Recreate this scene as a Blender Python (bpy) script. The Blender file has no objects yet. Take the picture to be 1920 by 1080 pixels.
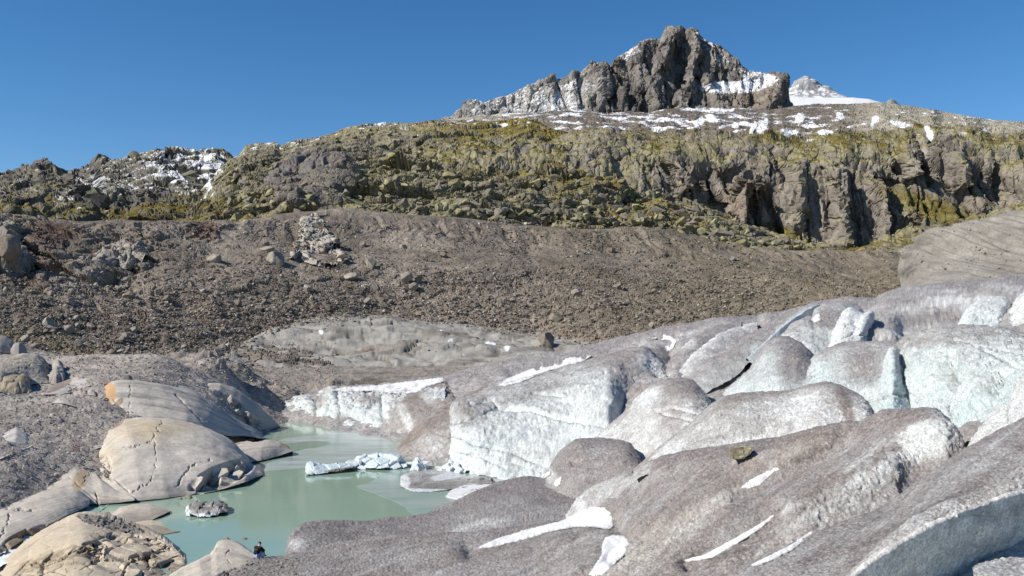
import bpy, math, random
import numpy as np
from mathutils import Vector

# ------------------------------------------------------------------ camera, world, sun
S = bpy.context.scene
COL = S.collection
F = 1750.0                      # focal length in photo pixels (1920 wide)
HZ = 600.0                      # picture row of the horizon
CAMZ = 14.3                     # camera height over the lake
PITCH = math.atan((HZ - 540.0) / F)
cam_d = bpy.data.cameras.new("camera")
cam_d.sensor_width = 36.0
cam_d.lens = 36.0 * F / 1920.0
cam_d.clip_start = 0.5
cam_d.clip_end = 40000.0
cam = bpy.data.objects.new("camera", cam_d)
cam.location = (0, 0, CAMZ)
cam.rotation_euler = (math.pi / 2 + PITCH, 0, 0)
COL.objects.link(cam)
S.camera = cam

SUN_EL, SUN_AZ = math.radians(39), math.radians(249)     # azimuth clockwise from +Y: left and behind the camera
W = bpy.data.worlds.new("World")
S.world = W
W.use_nodes = True
wn = W.node_tree.nodes
sky = wn.new("ShaderNodeTexSky")
sky.sky_type = 'NISHITA'
sky.sun_disc = False
sky.sun_elevation = SUN_EL
sky.sun_rotation = SUN_AZ
sky.altitude = 2300
sky.air_density = 1.0
sky.dust_density = 0.0
sky.ozone_density = 1.7
wn["Background"].inputs[1].default_value = 0.094
hs_ = wn.new("ShaderNodeHueSaturation")          # clear dry mountain air: a deeper blue
hs_.inputs["Saturation"].default_value = 1.32
W.node_tree.links.new(sky.outputs[0], hs_.inputs["Color"])
W.node_tree.links.new(hs_.outputs[0], wn["Background"].inputs[0])

sun_d = bpy.data.lights.new("sun", 'SUN')
sun_d.energy = 5.0
sun_d.angle = math.radians(0.5)
sun_d.color = (1.0, 0.935, 0.83)
sun = bpy.data.objects.new("sun", sun_d)
sdir = Vector((math.sin(SUN_AZ) * math.cos(SUN_EL), math.cos(SUN_AZ) * math.cos(SUN_EL), math.sin(SUN_EL)))
sun.rotation_euler = sdir.to_track_quat('Z', 'Y').to_euler()
COL.objects.link(sun)
S.view_settings.view_transform = 'Standard'
S.view_settings.look = 'None'
S.view_settings.exposure = 0.42
S.view_settings.gamma = 1.0

rng = np.random.default_rng(7)
random.seed(7)
f32 = np.float32

# ------------------------------------------------------------------ noise (vectorised)
def hsh(ix, iy, iz, seed):
    h = (ix.astype(np.uint32) * np.uint32(374761393) + iy.astype(np.uint32) * np.uint32(668265263)
         + iz.astype(np.uint32) * np.uint32(2147483647 - 58) + np.uint32((seed * 974634777 + 12345) & 0xffffffff))
    h = (h ^ (h >> np.uint32(13))) * np.uint32(1274126177)
    h = (h ^ (h >> np.uint32(16))) * np.uint32(2246822519)
    return h ^ (h >> np.uint32(13))

def perlin(P, seed=0):
    P = P.astype(np.float64)
    I = np.floor(P).astype(np.int64)
    fr = (P - I).astype(f32)
    I = I.astype(np.int32)
    w = fr * fr * fr * (fr * (fr * 6 - 15) + 10)
    out = None
    res = {}
    for dx in (0, 1):
        for dy in (0, 1):
            for dz in (0, 1):
                h = hsh(I[:, 0] + dx, I[:, 1] + dy, I[:, 2] + dz, seed)
                gx = (h & np.uint32(1023)).astype(f32) / 511.5 - 1
                gy = ((h >> np.uint32(10)) & np.uint32(1023)).astype(f32) / 511.5 - 1
                gz = ((h >> np.uint32(20)) & np.uint32(1023)).astype(f32) / 511.5 - 1
                res[dx, dy, dz] = gx * (fr[:, 0] - dx) + gy * (fr[:, 1] - dy) + gz * (fr[:, 2] - dz)
    def L(a, b, t): return a + (b - a) * t
    wx, wy, wz = w[:, 0], w[:, 1], w[:, 2]
    a = L(L(res[0, 0, 0], res[1, 0, 0], wx), L(res[0, 1, 0], res[1, 1, 0], wx), wy)
    b = L(L(res[0, 0, 1], res[1, 0, 1], wx), L(res[0, 1, 1], res[1, 1, 1], wx), wy)
    return L(a, b, wz) * 1.3

def fbm(P, octv=4, seed=0, gain=0.5, mode=''):
    out = np.zeros(len(P), f32); a = 1.0; tot = 0
    for o in range(octv):
        n = perlin(P * (2.03 ** o) + o * 17.3, seed + o)
        if mode == 'ridge': n = 1 - 2 * np.abs(n)
        elif mode == 'billow': n = 2 * np.abs(n) - 0.5
        out += a * n; tot += a; a *= gain
    return out / tot

def voro(P, seed=0):
    """distance to the nearest and second cell, cell value, tilted-plane height of the cell"""
    P = P.astype(f32)
    I = np.floor(P).astype(np.int32); fr = P - I
    F1 = np.full(len(P), 9., f32); F2 = np.full(len(P), 9., f32)
    val = np.zeros(len(P), f32); tilt = np.zeros(len(P), f32)
    for dx in (-1, 0, 1):
        for dy in (-1, 0, 1):
            for dz in (-1, 0, 1):
                h = hsh(I[:, 0] + dx, I[:, 1] + dy, I[:, 2] + dz, seed)
                ox = dx + (h & np.uint32(1023)).astype(f32) / 1023 - fr[:, 0]
                oy = dy + ((h >> np.uint32(10)) & np.uint32(1023)).astype(f32) / 1023 - fr[:, 1]
                oz = dz + ((h >> np.uint32(20)) & np.uint32(1023)).astype(f32) / 1023 - fr[:, 2]
                d = np.sqrt(ox * ox + oy * oy + oz * oz)
                h2 = hsh(h.astype(np.int32), h.astype(np.int32), h.astype(np.int32), seed + 5)
                v = (h2 & np.uint32(1023)).astype(f32) / 1023
                tx = ((h2 >> np.uint32(10)) & np.uint32(1023)).astype(f32) / 511.5 - 1
                tz = ((h2 >> np.uint32(20)) & np.uint32(1023)).astype(f32) / 511.5 - 1
                near = d < F1
                F2 = np.where(near, F1, np.minimum(F2, d))
                val = np.where(near, v, val)
                tilt = np.where(near, -(tx * ox + tz * oz + (tx - tz) * .5 * oy), tilt)
                F1 = np.where(near, d, F1)
    return F1, F2, val, tilt

def sstep(a, b, x):
    t = np.clip((x - a) / (b - a), 0, 1)
    return t * t * (3 - 2 * t)

def blocks(P, seed=0, tilt=0.8, crack=.45, cw=.14):
    F1, F2, v, t = voro(P, seed)
    return (v - .5) + tilt * t - crack * (1 - sstep(0, cw, F2 - F1))

# ------------------------------------------------------------------ picture <-> world helpers
def unproj(px, py, d):
    px = np.asarray(px, float); py = np.asarray(py, float); d = np.asarray(d, float)
    cp, sp = math.cos(PITCH), math.sin(PITCH)
    a = (px - 960) / F; b = (540 - py) / F
    y = cp - b * sp; z = sp + b * cp
    return np.stack([a / y * d, d + 0 * a, CAMZ + z / y * d], -1)

def proj(P):
    cp, sp = math.cos(PITCH), math.sin(PITCH)
    x = P[..., 0]; y = P[..., 1]; z = P[..., 2] - CAMZ
    w = y * cp + z * sp; v = -y * sp + z * cp
    return 960 + F * x / w, 540 - F * v / w

def at_z(px, py, z=0.0):
    p = unproj(px, py, 1.0)
    k = (z - CAMZ) / (p[..., 2] - CAMZ)
    return k            # depth at which the pixel's ray meets height z

ZW, ZH = 960, 540
ZB = {}
def zadd(key, P):
    z = ZB.setdefault(key, np.full((ZH, ZW), 1e9, f32))
    P = P.reshape(-1, 3)
    px, py = proj(P)
    ix = np.floor(px / 2).astype(int); iy = np.floor(py / 2).astype(int)
    for ox in (0, 1):
        jx = ix + ox
        ok = (jx >= 0) & (jx < ZW) & (iy >= 0) & (iy < ZH)
        np.minimum.at(z, (iy[ok], jx[ok]), P[ok, 1].astype(f32))

def zget(key, px, py):
    z = ZB[key]
    ix = np.clip((np.asarray(px) / 2).astype(int), 1, ZW - 2); iy = np.clip((np.asarray(py) / 2).astype(int), 1, ZH - 2)
    out = z[iy, ix]
    for a in (-1, 0, 1):
        for b in (-1, 0, 1):
            out = np.where(out > 1e8, z[iy + a, ix + b], out)
    return out

# ------------------------------------------------------------------ mesh helpers
def tag(o, label=None, cat=None, group=None, kind=None):
    if label: o["label"] = label
    if cat: o["category"] = cat
    if group: o["group"] = group
    if kind: o["kind"] = kind
    return o

def new_obj(name, me, mat, parent=None):
    o = bpy.data.objects.new(name, me)
    if mat: me.materials.append(mat)
    COL.objects.link(o)
    if parent: o.parent = parent
    return o

def mesh_from(name, V, Fq, col=None, smooth=True):
    me = bpy.data.meshes.new(name)
    V = np.asarray(V, f32); Fq = np.asarray(Fq, np.int32)
    n = Fq.shape[1]
    me.vertices.add(len(V)); me.vertices.foreach_set("co", V.ravel())
    me.loops.add(Fq.size); me.loops.foreach_set("vertex_index", Fq.ravel())
    me.polygons.add(len(Fq))
    me.polygons.foreach_set("loop_start", np.arange(0, Fq.size, n, dtype=np.int32))
    me.polygons.foreach_set("loop_total", np.full(len(Fq), n, np.int32))
    me.polygons.foreach_set("use_smooth", np.full(len(Fq), smooth, bool))
    me.update(calc_edges=True)
    if col is not None:
        ca = me.color_attributes.new("Col", 'FLOAT_COLOR', 'POINT')
        c4 = np.ones((len(V), 4), f32); c4[:, :3] = col
        ca.data.foreach_set("color", c4.ravel())
    return me

def grid_faces(nr, nc):
    i = np.arange(nr * nc).reshape(nr, nc)
    return np.stack([i[:-1, :-1], i[:-1, 1:], i[1:, 1:], i[1:, :-1]], -1).reshape(-1, 4)

def normals(G):
    du = np.gradient(G, axis=1); dv = np.gradient(G, axis=0)
    n = np.cross(du, dv)
    n /= np.linalg.norm(n, axis=-1, keepdims=True) + 1e-9
    return n

def pchip(Y, xs, xq):
    """monotone cubic along axis 0"""
    h = np.diff(xs)[:, None, None]
    dl = np.diff(Y, axis=0) / h
    m = np.zeros_like(Y)
    if len(Y) > 2:
        a, b = dl[:-1], dl[1:]
        s = a * b > 0
        m[1:-1] = np.where(s, 2 * a * b / np.where(s, a + b, 1), 0)
    m[0] = dl[0]; m[-1] = dl[-1]
    k = np.clip(np.searchsorted(xs, xq, side='right') - 1, 0, len(xs) - 2)
    hh = (xs[k + 1] - xs[k])[:, None, None]
    t = ((xq - xs[k]))[:, None, None] / hh
    return ((1 + 2 * t) * (1 - t) ** 2 * Y[k] + t * (1 - t) ** 2 * hh * m[k]
            + t * t * (3 - 2 * t) * Y[k + 1] + t * t * (t - 1) * hh * m[k + 1])

def dist_poly(px, py, pts):
    """pixel distance to a polyline"""
    best = np.full(px.shape, 1e9)
    for (x0, y0), (x1, y1) in zip(pts[:-1], pts[1:]):
        dx, dy = x1 - x0, y1 - y0
        t = np.clip(((px - x0) * dx + (py - y0) * dy) / (dx * dx + dy * dy + 1e-9), 0, 1)
        best = np.minimum(best, np.hypot(px - x0 - t * dx, py - y0 - t * dy))
    return best

def blob(px, py, cx, cy, rx, ry, ang=0, soft=.6):
    a = math.radians(ang)
    x = (px - cx) * math.cos(a) - (py - cy) * math.sin(a)
    y = (px - cx) * math.sin(a) + (py - cy) * math.cos(a)
    r = np.sqrt((x / rx) ** 2 + (y / ry) ** 2)
    return 1 - sstep(1 - soft, 1 + soft * .5, r)

class Sheet:
    """a grid of points with the helpers used while shaping and colouring it"""
    def __init__(s, G):
        s.G = G; s.nr, s.nc = G.shape[:2]; s.upd()
    def upd(s):
        s.N = normals(s.G)
        flip = (s.N * (s.G - np.array([0, 0, CAMZ]))).sum(-1) > 0
        if flip.mean() > .5: s.N = -s.N
        s.px, s.py = proj(s.G)
    @property
    def P(s): return s.G.reshape(-1, 3)
    def disp(s, h, along=None):
        h = np.asarray(h).reshape(s.nr, s.nc, 1)
        s.G = s.G + (s.N if along is None else np.array(along)) * h * s.keep
        s.upd(); return s
    keep = 1.0
    def remesh(s, step=1.4, maxf=1.6, w3=.0):
        """even out the rows of every column after a large displacement"""
        dpx = np.hypot(np.diff(s.px, axis=0), np.diff(s.py, axis=0)) + .02
        d3 = np.linalg.norm(np.diff(s.G, axis=0), axis=-1) / np.maximum(s.G[:-1, :, 1], 1) * F
        ln = dpx + .12 * np.minimum(d3, 60)
        k = 5; pad = np.pad(ln, ((0, 0), (k, k)), mode='edge')
        ln = sum(pad[:, i:i + s.nc] for i in range(2 * k + 1)) / (2 * k + 1)
        L = np.concatenate([np.zeros((1, s.nc)), np.cumsum(ln, 0)], 0)
        n = int(min(np.median(L[-1]) / step, s.nr * maxf)) + 2
        L /= L[-1]
        q = np.linspace(0, 1, n)
        names = [a for a in ('v', 'u', 't') if hasattr(s, a)]
        G = np.empty((n, s.nc, 3)); E = {a: np.empty((n, s.nc)) for a in names}
        for c in range(s.nc):
            for a in range(3): G[:, c, a] = np.interp(q, L[:, c], s.G[:, c, a])
            for a in names: E[a][:, c] = np.interp(q, L[:, c], getattr(s, a)[:, c])
        s.G = G; s.nr = n
        for a in names: setattr(s, a, E[a])
        s.upd(); return s
    def f(s, a): return a.reshape(s.nr, s.nc)

def terrain(rows, x0, x1, step=1.6, vstep=1.6, back=0):
    """rows of (px, py, depth) bottom to top; every row is read at common picture columns.  Rows listed after the
    crest (back) are coarse"""
    nc = int((x1 - x0) / step) + 1
    X = np.linspace(x0, x1, nc)
    R = []; PY = []
    for r in rows:
        r = np.array(r, float)
        py = np.interp(X, r[:, 0], r[:, 1]); d = np.interp(X, r[:, 0], r[:, 2])
        k = max(1, int(18 / step)); ker = np.hanning(2 * k + 3)[1:-1]; ker /= ker.sum()
        d = np.convolve(np.pad(d, k, mode='edge'), ker, 'same')[k:-k] if len(r) > 2 else d
        R.append(unproj(X, py, d)); PY.append(py)
    R = np.array(R)
    segs = []
    for i in range(len(rows) - 1):
        ext = np.percentile(np.abs(PY[i + 1] - PY[i]), 90)
        n = max(3, int(ext / vstep)) if i < len(rows) - 1 - back else 6
        segs.append(np.linspace(i, i + 1, n, endpoint=False))
    vq = np.concatenate(segs + [[len(rows) - 1.0]])
    sh = Sheet(pchip(R, np.arange(len(rows), dtype=float), vq))
    sh.v = vq[:, None] + 0 * sh.px; sh.u = X[None, :] + 0 * sh.px
    return sh

def resample(pts, n):
    p = np.array(pts, float)
    l = np.concatenate([[0], np.cumsum(np.hypot(np.diff(p[:, 0]), np.diff(p[:, 1])) + 1e-6)])
    t = np.linspace(0, l[-1], n)
    o = np.stack([np.interp(t, l, p[:, k]) for k in range(p.shape[1])], 1)
    k = max(1, n // 40)
    ker = np.hanning(2 * k + 3)[1:-1]; ker /= ker.sum()
    for c in range(o.shape[1]):
        q = np.concatenate([2 * o[0, c] - o[k:0:-1, c], o[:, c], 2 * o[-1, c] - o[-2:-k - 2:-1, c]])
        o[:, c] = np.convolve(q, ker, 'same')[k:-k]
    return o

def hump(crest, base, p=2.0, step=1.6, back=None, drop=None, hp=1.0):
    """a rounded body: crest outline, visible foot, and its far side"""
    lc = sum(math.hypot(b[0] - a[0], b[1] - a[1]) for a, b in zip(crest[:-1], crest[1:]))
    nc = max(12, int(lc / step))
    c = resample(crest, nc); b = resample(base, nc)
    C = unproj(c[:, 0], c[:, 1], c[:, 2]); B = unproj(b[:, 0], b[:, 1], b[:, 2])
    hgt = np.percentile(np.abs(b[:, 1] - c[:, 1]), 85)
    nv = max(8, int(hgt / step * 1.25))
    t = np.linspace(0, 1, nv)[:, None, None]
    G = np.empty((nv, nc, 3))
    G[..., :2] = C[None, :, :2] + (B - C)[None, :, :2] * (t ** hp)
    G[..., 2:] = C[None, :, 2:] + (B - C)[None, :, 2:] * t ** p
    thick = back if back else max(1.0, float(np.median(C[:, 1] - B[:, 1])) * .7)
    dz = drop if drop else max(0.3, float(np.percentile(C[:, 2] - B[:, 2], 80))) + 1.0
    tb = np.linspace(1, 0, 8)[:-1][:, None, None]
    Bk = np.repeat(C[None], 7, 0)
    dirn = np.stack([C[:, 0] / C[:, 1], np.ones(len(C))], 1)
    Bk[..., :2] += dirn[None] * tb * thick
    Bk[..., 2:] -= dz * tb ** 1.6
    G = np.concatenate([Bk, G], 0)[::-1]
    s = Sheet(G.copy())
    s.t = np.concatenate([np.zeros(7), np.linspace(0, 1, nv)])[::-1][:, None] + 0 * s.px     # 0 crest, 1 foot
    s.u = np.linspace(0, 1, nc)[None, :] + 0 * s.px
    return s

def emit(name, s, mat, col=None, parent=None, key=None, smooth=True):
    me = mesh_from(name, s.P, grid_faces(s.nr, s.nc), None if col is None else np.clip(col, 0.01, .95).reshape(-1, 3), smooth)
    for k in ([key] if isinstance(key, str) else key or []): zadd(k, s.P)
    return new_obj(name, me, mat, parent)

def mix(a, b, t):
    t = np.asarray(t)[..., None]
    return np.asarray(a, f32) * (1 - t) + np.asarray(b, f32) * t

# ------------------------------------------------------------------ materials
def mat_attr(name, rough=.9, spec=.2, scales=(1.0, 5.0), var=.35, bump=.5, dist=.05, bscale=None, vor=None, attr=True, base=(.3, .3, .3), decay=.3):
    m = bpy.data.materials.new(name); m.use_nodes = True
    nt = m.node_tree; N = nt.nodes; L = nt.links
    b = N["Principled BSDF"]
    b.inputs["Roughness"].default_value = rough
    b.inputs["Specular IOR Level"].default_value = spec
    geo = N.new("ShaderNodeNewGeometry")
    if attr:
        a = N.new("ShaderNodeVertexColor"); a.layer_name = "Col"; csock = a.outputs[0]
    else:
        a = N.new("ShaderNodeRGB"); a.outputs[0].default_value = (*base, 1); csock = a.outputs[0]
    for i, sc in enumerate(scales):
        n = N.new("ShaderNodeTexNoise"); n.inputs["Scale"].default_value = sc; n.inputs["Detail"].default_value = 5
        n.inputs["Roughness"].default_value = .65
        L.new(geo.outputs["Position"], n.inputs["Vector"])
        mr = N.new("ShaderNodeMapRange"); mr.inputs[1].default_value = .3; mr.inputs[2].default_value = .7
        v = min(.85, var / (1 + decay * i))
        mr.inputs[3].default_value = 1 - v; mr.inputs[4].default_value = 1 + v
        L.new(n.outputs[0], mr.inputs[0])
        mx = N.new("ShaderNodeMix"); mx.data_type = 'RGBA'; mx.blend_type = 'MULTIPLY'; mx.inputs[0].default_value = 1
        L.new(csock, mx.inputs[6]); L.new(mr.outputs[0], mx.inputs[7]); csock = mx.outputs[2]
    L.new(csock, b.inputs["Base Color"])
    hs = None
    n = N.new("ShaderNodeTexNoise"); n.inputs["Scale"].default_value = bscale or scales[-1]; n.inputs["Detail"].default_value = 6
    n.inputs["Roughness"].default_value = .7
    L.new(geo.outputs["Position"], n.inputs["Vector"]); hs = n.outputs[0]
    if vor:
        vv = N.new("ShaderNodeTexVoronoi"); vv.inputs["Scale"].default_value = vor
        L.new(geo.outputs["Position"], vv.inputs["Vector"])
        ad = N.new("ShaderNodeMath"); ad.operation = 'ADD'
        L.new(hs, ad.inputs[0]); L.new(vv.outputs["Distance"], ad.inputs[1]); hs = ad.outputs[0]
    bp = N.new("ShaderNodeBump"); bp.inputs["Strength"].default_value = bump; bp.inputs["Distance"].default_value = dist
    L.new(hs, bp.inputs["Height"]); L.new(bp.outputs[0], b.inputs["Normal"])
    return m

M = {
    'far_rock': mat_attr("far_rock", scales=(.03, .12), var=.3, bump=.8, dist=6, bscale=.09),
    'hill_rock': mat_attr("hill_rock", scales=(.12, .6), var=.3, bump=.55, dist=.5, bscale=.7),
    'moraine': mat_attr("moraine_rubble", scales=(.15, 1.4), var=.28, bump=.9, dist=.35, bscale=1.6),
    'gravel': mat_attr("grey_gravel", scales=(.5, 4.0), var=.3, bump=.9, dist=.10, bscale=5.0),
    'slab': mat_attr("polished_rock", scales=(.3, 3.0), var=.16, bump=.5, dist=.08, bscale=3.0, rough=.75),
    'ice': mat_attr("dirty_ice", scales=(1.6, 7.0, 16.0), var=.17, decay=-.30, bump=1.0, dist=.10, bscale=9.0, rough=.55, spec=.35),
    'clean_ice': mat_attr("floating_ice", scales=(1.5, 6.0), var=.08, bump=.5, dist=.05, bscale=6.0, rough=.35, spec=.5),
    'snow': mat_attr("snow", scales=(2.0, 12.0), var=.10, bump=.6, dist=.06, rough=.8, attr=False, base=(.62, .625, .635)),
    'old_snow': mat_attr("old_snow", scales=(2.0, 9.0), var=.10, bump=.7, dist=.07, rough=.8),
    'stone_pale': mat_attr("pale_stone", scales=(.5, 3.0), var=.3, bump=.6, dist=.12, attr=False, base=(.265, .235, .20)),
    'stone_brown': mat_attr("brown_stone", scales=(.5, 3.0), var=.35, bump=.6, dist=.12, attr=False, base=(.19, .16, .13)),
    'scree': mat_attr("scree_stone", scales=(.4, 2.0), var=.3, bump=.5, dist=.1),
}
exec_parts = []

# ------------------------------------------------------------------ ground, hills, mountain
def row(d, *pts):
    return [(p[0], p[1], p[2] if len(p) > 2 else d) for p in pts]

def interp(px, pts):
    a = np.array(pts, float)
    return np.interp(px, a[:, 0], a[:, 1])

n_g = 40
gx = np.linspace(-9000, 9000, n_g); gy = np.linspace(-60, 9500, n_g)
GX, GY = np.meshgrid(gx, gy)
gr = Sheet(np.stack([GX, GY, -9 + 0 * GX], -1))
tag(emit('ground', gr, M['gravel'], np.full((n_g * n_g, 3), .16)), kind='structure')

GRASS = (.105, .080, .016); LICHEN = (.235, .215, .105); GREY = (.20, .185, .165); DARKROCK = (.105, .095, .088); SNOW = (.68, .69, .72)

# far peak, ice dome and rock nub behind the shoulder on the right
s = terrain([row(4300, (1440, 240), (1600, 240), (1720, 240)),
             row(4700, (1440, 215), (1476, 186), (1500, 182), (1560, 182), (1620, 195)),
             row(5000, (1440, 215), (1476, 188), (1485, 175), (1495, 160), (1503, 155), (1512, 152), (1524, 158), (1533, 167), (1540, 170), (1550, 171), (1558, 180), (1566, 188), (1620, 215)),
             row(5600, (1440, 260), (1476, 240), (1510, 230), (1560, 240), (1620, 260))], 1440, 1620, 1.3, 1.2, back=1)
f = np.clip((s.v - .8) / .4, 0, 1)
s.disp((fbm(s.P / 110, 5, 3, .55, 'ridge') * 26).reshape(s.px.shape) * f)
sn = sstep(.0, .25, fbm(s.P / 45, 5, 9).reshape(s.px.shape) + (s.N[..., 2] - .80) * 1.0)
tag(emit('mountain', s, M['far_rock'], mix((.27, .27, .275), SNOW, sn)), 'small grey rock peak dusted with snow behind the white ice dome', kind='structure')

s = terrain([row(3000, (1440, 230), (1700, 230)),
             row(3700, (1440, 210), (1500, 205), (1560, 207), (1680, 205)),
             row(4200, (1440, 181), (1478, 181), (1510, 185), (1560, 187), (1600, 188), (1630, 192), (1660, 200), (1690, 208)),
             row(4700, (1440, 215), (1690, 240))], 1440, 1690, 2, 1.6, back=1)
s.disp((fbm(s.P / 300, 3, 4) * 12).reshape(s.px.shape))
tag(emit('snow_field', s, M['snow']), 'smooth white ice dome right of the main peak', kind='structure')

s = terrain([row(3000, (1650, 230), (1695, 230)),
             row(3300, (1650, 210), (1662, 200), (1666, 193), (1671, 190), (1676, 192), (1682, 198), (1695, 208)),
             row(3500, (1650, 240), (1695, 240))], 1650, 1695, 1, 1, back=1)
s.disp((fbm(s.P / 50, 4, 5, .55, 'ridge') * 7).reshape(s.px.shape))
tag(emit('rock_outcrop', s, M['far_rock'], np.full((s.px.size, 3), .2)), 'tiny dark rock tooth poking out beside the white ice dome', 'rock')

# main peak
crest = [(780, 250), (835, 228), (848, 221), (860, 207), (880, 197), (893, 195), (905, 200), (930, 188), (960, 175), (985, 164), (1003, 154), (1010, 147), (1022, 147),
         (1040, 141), (1044, 151), (1060, 149), (1075, 136), (1090, 136), (1100, 128), (1112, 119), (1120, 121), (1128, 118), (1140, 119), (1142, 124), (1152, 113), (1170, 101), (1190, 88), (1210, 77),
         (1238, 71), (1243, 60), (1247, 53), (1256, 51), (1266, 55), (1274, 53), (1283, 58), (1292, 57), (1302, 58), (1312, 66), (1325, 77), (1335, 84), (1350, 85), (1360, 93),
         (1370, 103), (1384, 114), (1390, 124), (1402, 134), (1420, 139), (1440, 141), (1452, 139), (1466, 145), (1473, 152), (1476, 172), (1480, 188), (1488, 205), (1530, 225)]
c_ = [(x, y, 2500 - 190 * min(1, abs(x - 1270) / 420)) for x, y in crest]
md = [(x, y + (222 - y) * .5, 2370 - 110 * min(1, abs(x - 1270) / 420)) for x, y in crest]
s = terrain([row(1750, (780, 275), (1530, 275)), row(2230, (780, 262), (850, 240), (1000, 225), (1250, 221), (1490, 216), (1530, 235)), md, c_,
             [(x, y + 60, d + 300) for x, y, d in c_]], 780, 1530, 1.1, 1.1, back=1)
px, py, sh_ = s.px, s.py, s.px.shape
on = sstep(1.0, 1.25, s.v)
SP = [([(1262, 52), (1250, 95), (1228, 140), (1222, 170), (1236, 216)], 22, 95), ([(1150, 114), (1168, 150), (1172, 186)], 26, 60), ([(1205, 80), (1190, 150), (1200, 185)], 26, 55),
      ([(1296, 58), (1305, 100), (1292, 150), (1275, 215)], 15, 75), ([(1335, 84), (1338, 120), (1326, 160)], 12, 45), ([(1115, 120), (1122, 150), (1140, 215)], 16, 60), ([(1468, 146), (1446, 178), (1432, 215)], 24, 90),
      ([(1105, 190), (1130, 160), (1150, 215)], 14, 50), ([(1190, 168), (1196, 216)], 12, 50), ([(1218, 176), (1222, 216)], 10, 40), ([(1020, 148), (1030, 170)], 10, 25), ([(1340, 176), (1345, 208)], 10, 22), ([(1385, 178), (1390, 205)], 10, 22)]
h = np.zeros(sh_)
wob = (fbm(s.P / 60, 3, 31) * 12).reshape(sh_)
for pts, wd, am in SP:
    h = np.maximum(h, am * np.clip(1 - dist_poly(px + wob, py, pts) / wd, 0, 1))
for pts, wd, am in [([(1268, 84), (1282, 130), (1262, 190), (1258, 216)], 9, 55), ([(1312, 105), (1314, 140), (1300, 150)], 8, 40), ([(1243, 140), (1246, 205)], 7, 40), ([(1140, 120), (1132, 150)], 6, 30), ([(1205, 180), (1208, 214)], 6, 30)]:
    h -= am * np.clip(1 - dist_poly(px + wob * .6, py, pts) / wd, 0, 1)
# snow shelf under the right ridge: a flat step
s.G[..., 1] -= h * on * np.clip((3.15 - s.v) / .5, 0, 1) * .55
s.upd()
lower = np.clip((s.v < 3.02) * on, 0, 1)
s.remesh(1.1); sh_ = s.px.shape; px, py = s.px, s.py; lower = np.clip((s.v < 3.02) * sstep(1.0, 1.25, s.v), 0, 1)
st = s.P * np.array([1, .28, .28])
rim = np.clip((3.1 - s.v) / .5, .12, 1)
s.disp(s.f(blocks(st / 55, 11, 1.2, .4) * 17) * rim)
s.remesh(1.1); sh_ = s.px.shape; px, py = s.px, s.py
rim = np.clip((3.1 - s.v) / .5, .35, 1) * (1 - .6 * np.clip(blob(px, py, 960, 200, 150, 55, 15) + blob(px, py, 1060, 175, 60, 30, 30), 0, 1))
s.disp(s.f(blocks(s.P * np.array([1, .35, .35]) / 24, 13, 1.5, .35) * 5.5 + fbm(s.P * np.array([1, .2, .2]) / 16, 4, 12, .55, 'ridge') * 5) * rim)
s.remesh(1.1); sh_ = s.px.shape; px, py = s.px, s.py
s.disp((blocks(s.P * np.array([1, .6, .6]) / 11, 15, 1.2, .4) * 2.0).reshape(sh_))
s.remesh(1.0); sh_ = s.px.shape; px, py = s.px, s.py
s.disp(s.f(blocks(s.P * np.array([1, .5, .5]) / 5, 16, 1.2, .5) * 1.1))
nz = s.N[..., 2]
n1 = fbm(s.P / 55, 4, 21).reshape(sh_); n2 = fbm(s.P / 12, 5, 22, .62).reshape(sh_)
apron = blob(px, py, 960, 205, 150, 55, 15) + blob(px, py, 1080, 190, 70, 45, 30)
cliff = blob(px, py, 1180, 190, 110, 38) * 1.0 + blob(px, py, 1260, 150, 60, 70)
shelf = blob(px, py, 1365, 164, 72, 13, 0, .4) + blob(px, py, 1320, 209, 60, 8, 0, .4) + blob(px, py, 1425, 150, 40, 14)
crestn = blob(px, py, 1300, 75, 45, 22) + blob(px, py, 1345, 105, 38, 25, -40) + blob(px, py, 1185, 100, 60, 13, 33) + blob(px, py, 1395, 135, 40, 14)
sn = sstep(.58, .68, nz * .46 + n1 * .26 + n2 * .52 + apron * .33 + crestn * .30 + shelf * .75 - cliff * .35)
n6 = fbm(s.P * np.array([1, .5, .5]) / 9, 4, 23, .6).reshape(sh_)
sn = sn * np.clip(sstep(-.22, .12, n6) + .6 * shelf, 0, 1)
rock = mix((.125, .114, .107), (.24, .22, .195), sstep(-.3, .4, n1 + n2 * .5))
rock = mix(rock, (.20, .165, .135), blob(px, py, 1420, 185, 70, 30) * .8)
rock = mix(rock, DARKROCK, np.clip(blob(px, py, 1160, 190, 80, 40), 0, 1) * .8)
rock = mix(rock, (.31, .295, .27), np.clip(apron, 0, 1) * .7)
tag(emit('mountain', s, M['far_rock'], mix(rock, SNOW, sn), smooth=False), 'steep dark grey rocky peak streaked with fresh snow', kind='structure')

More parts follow.
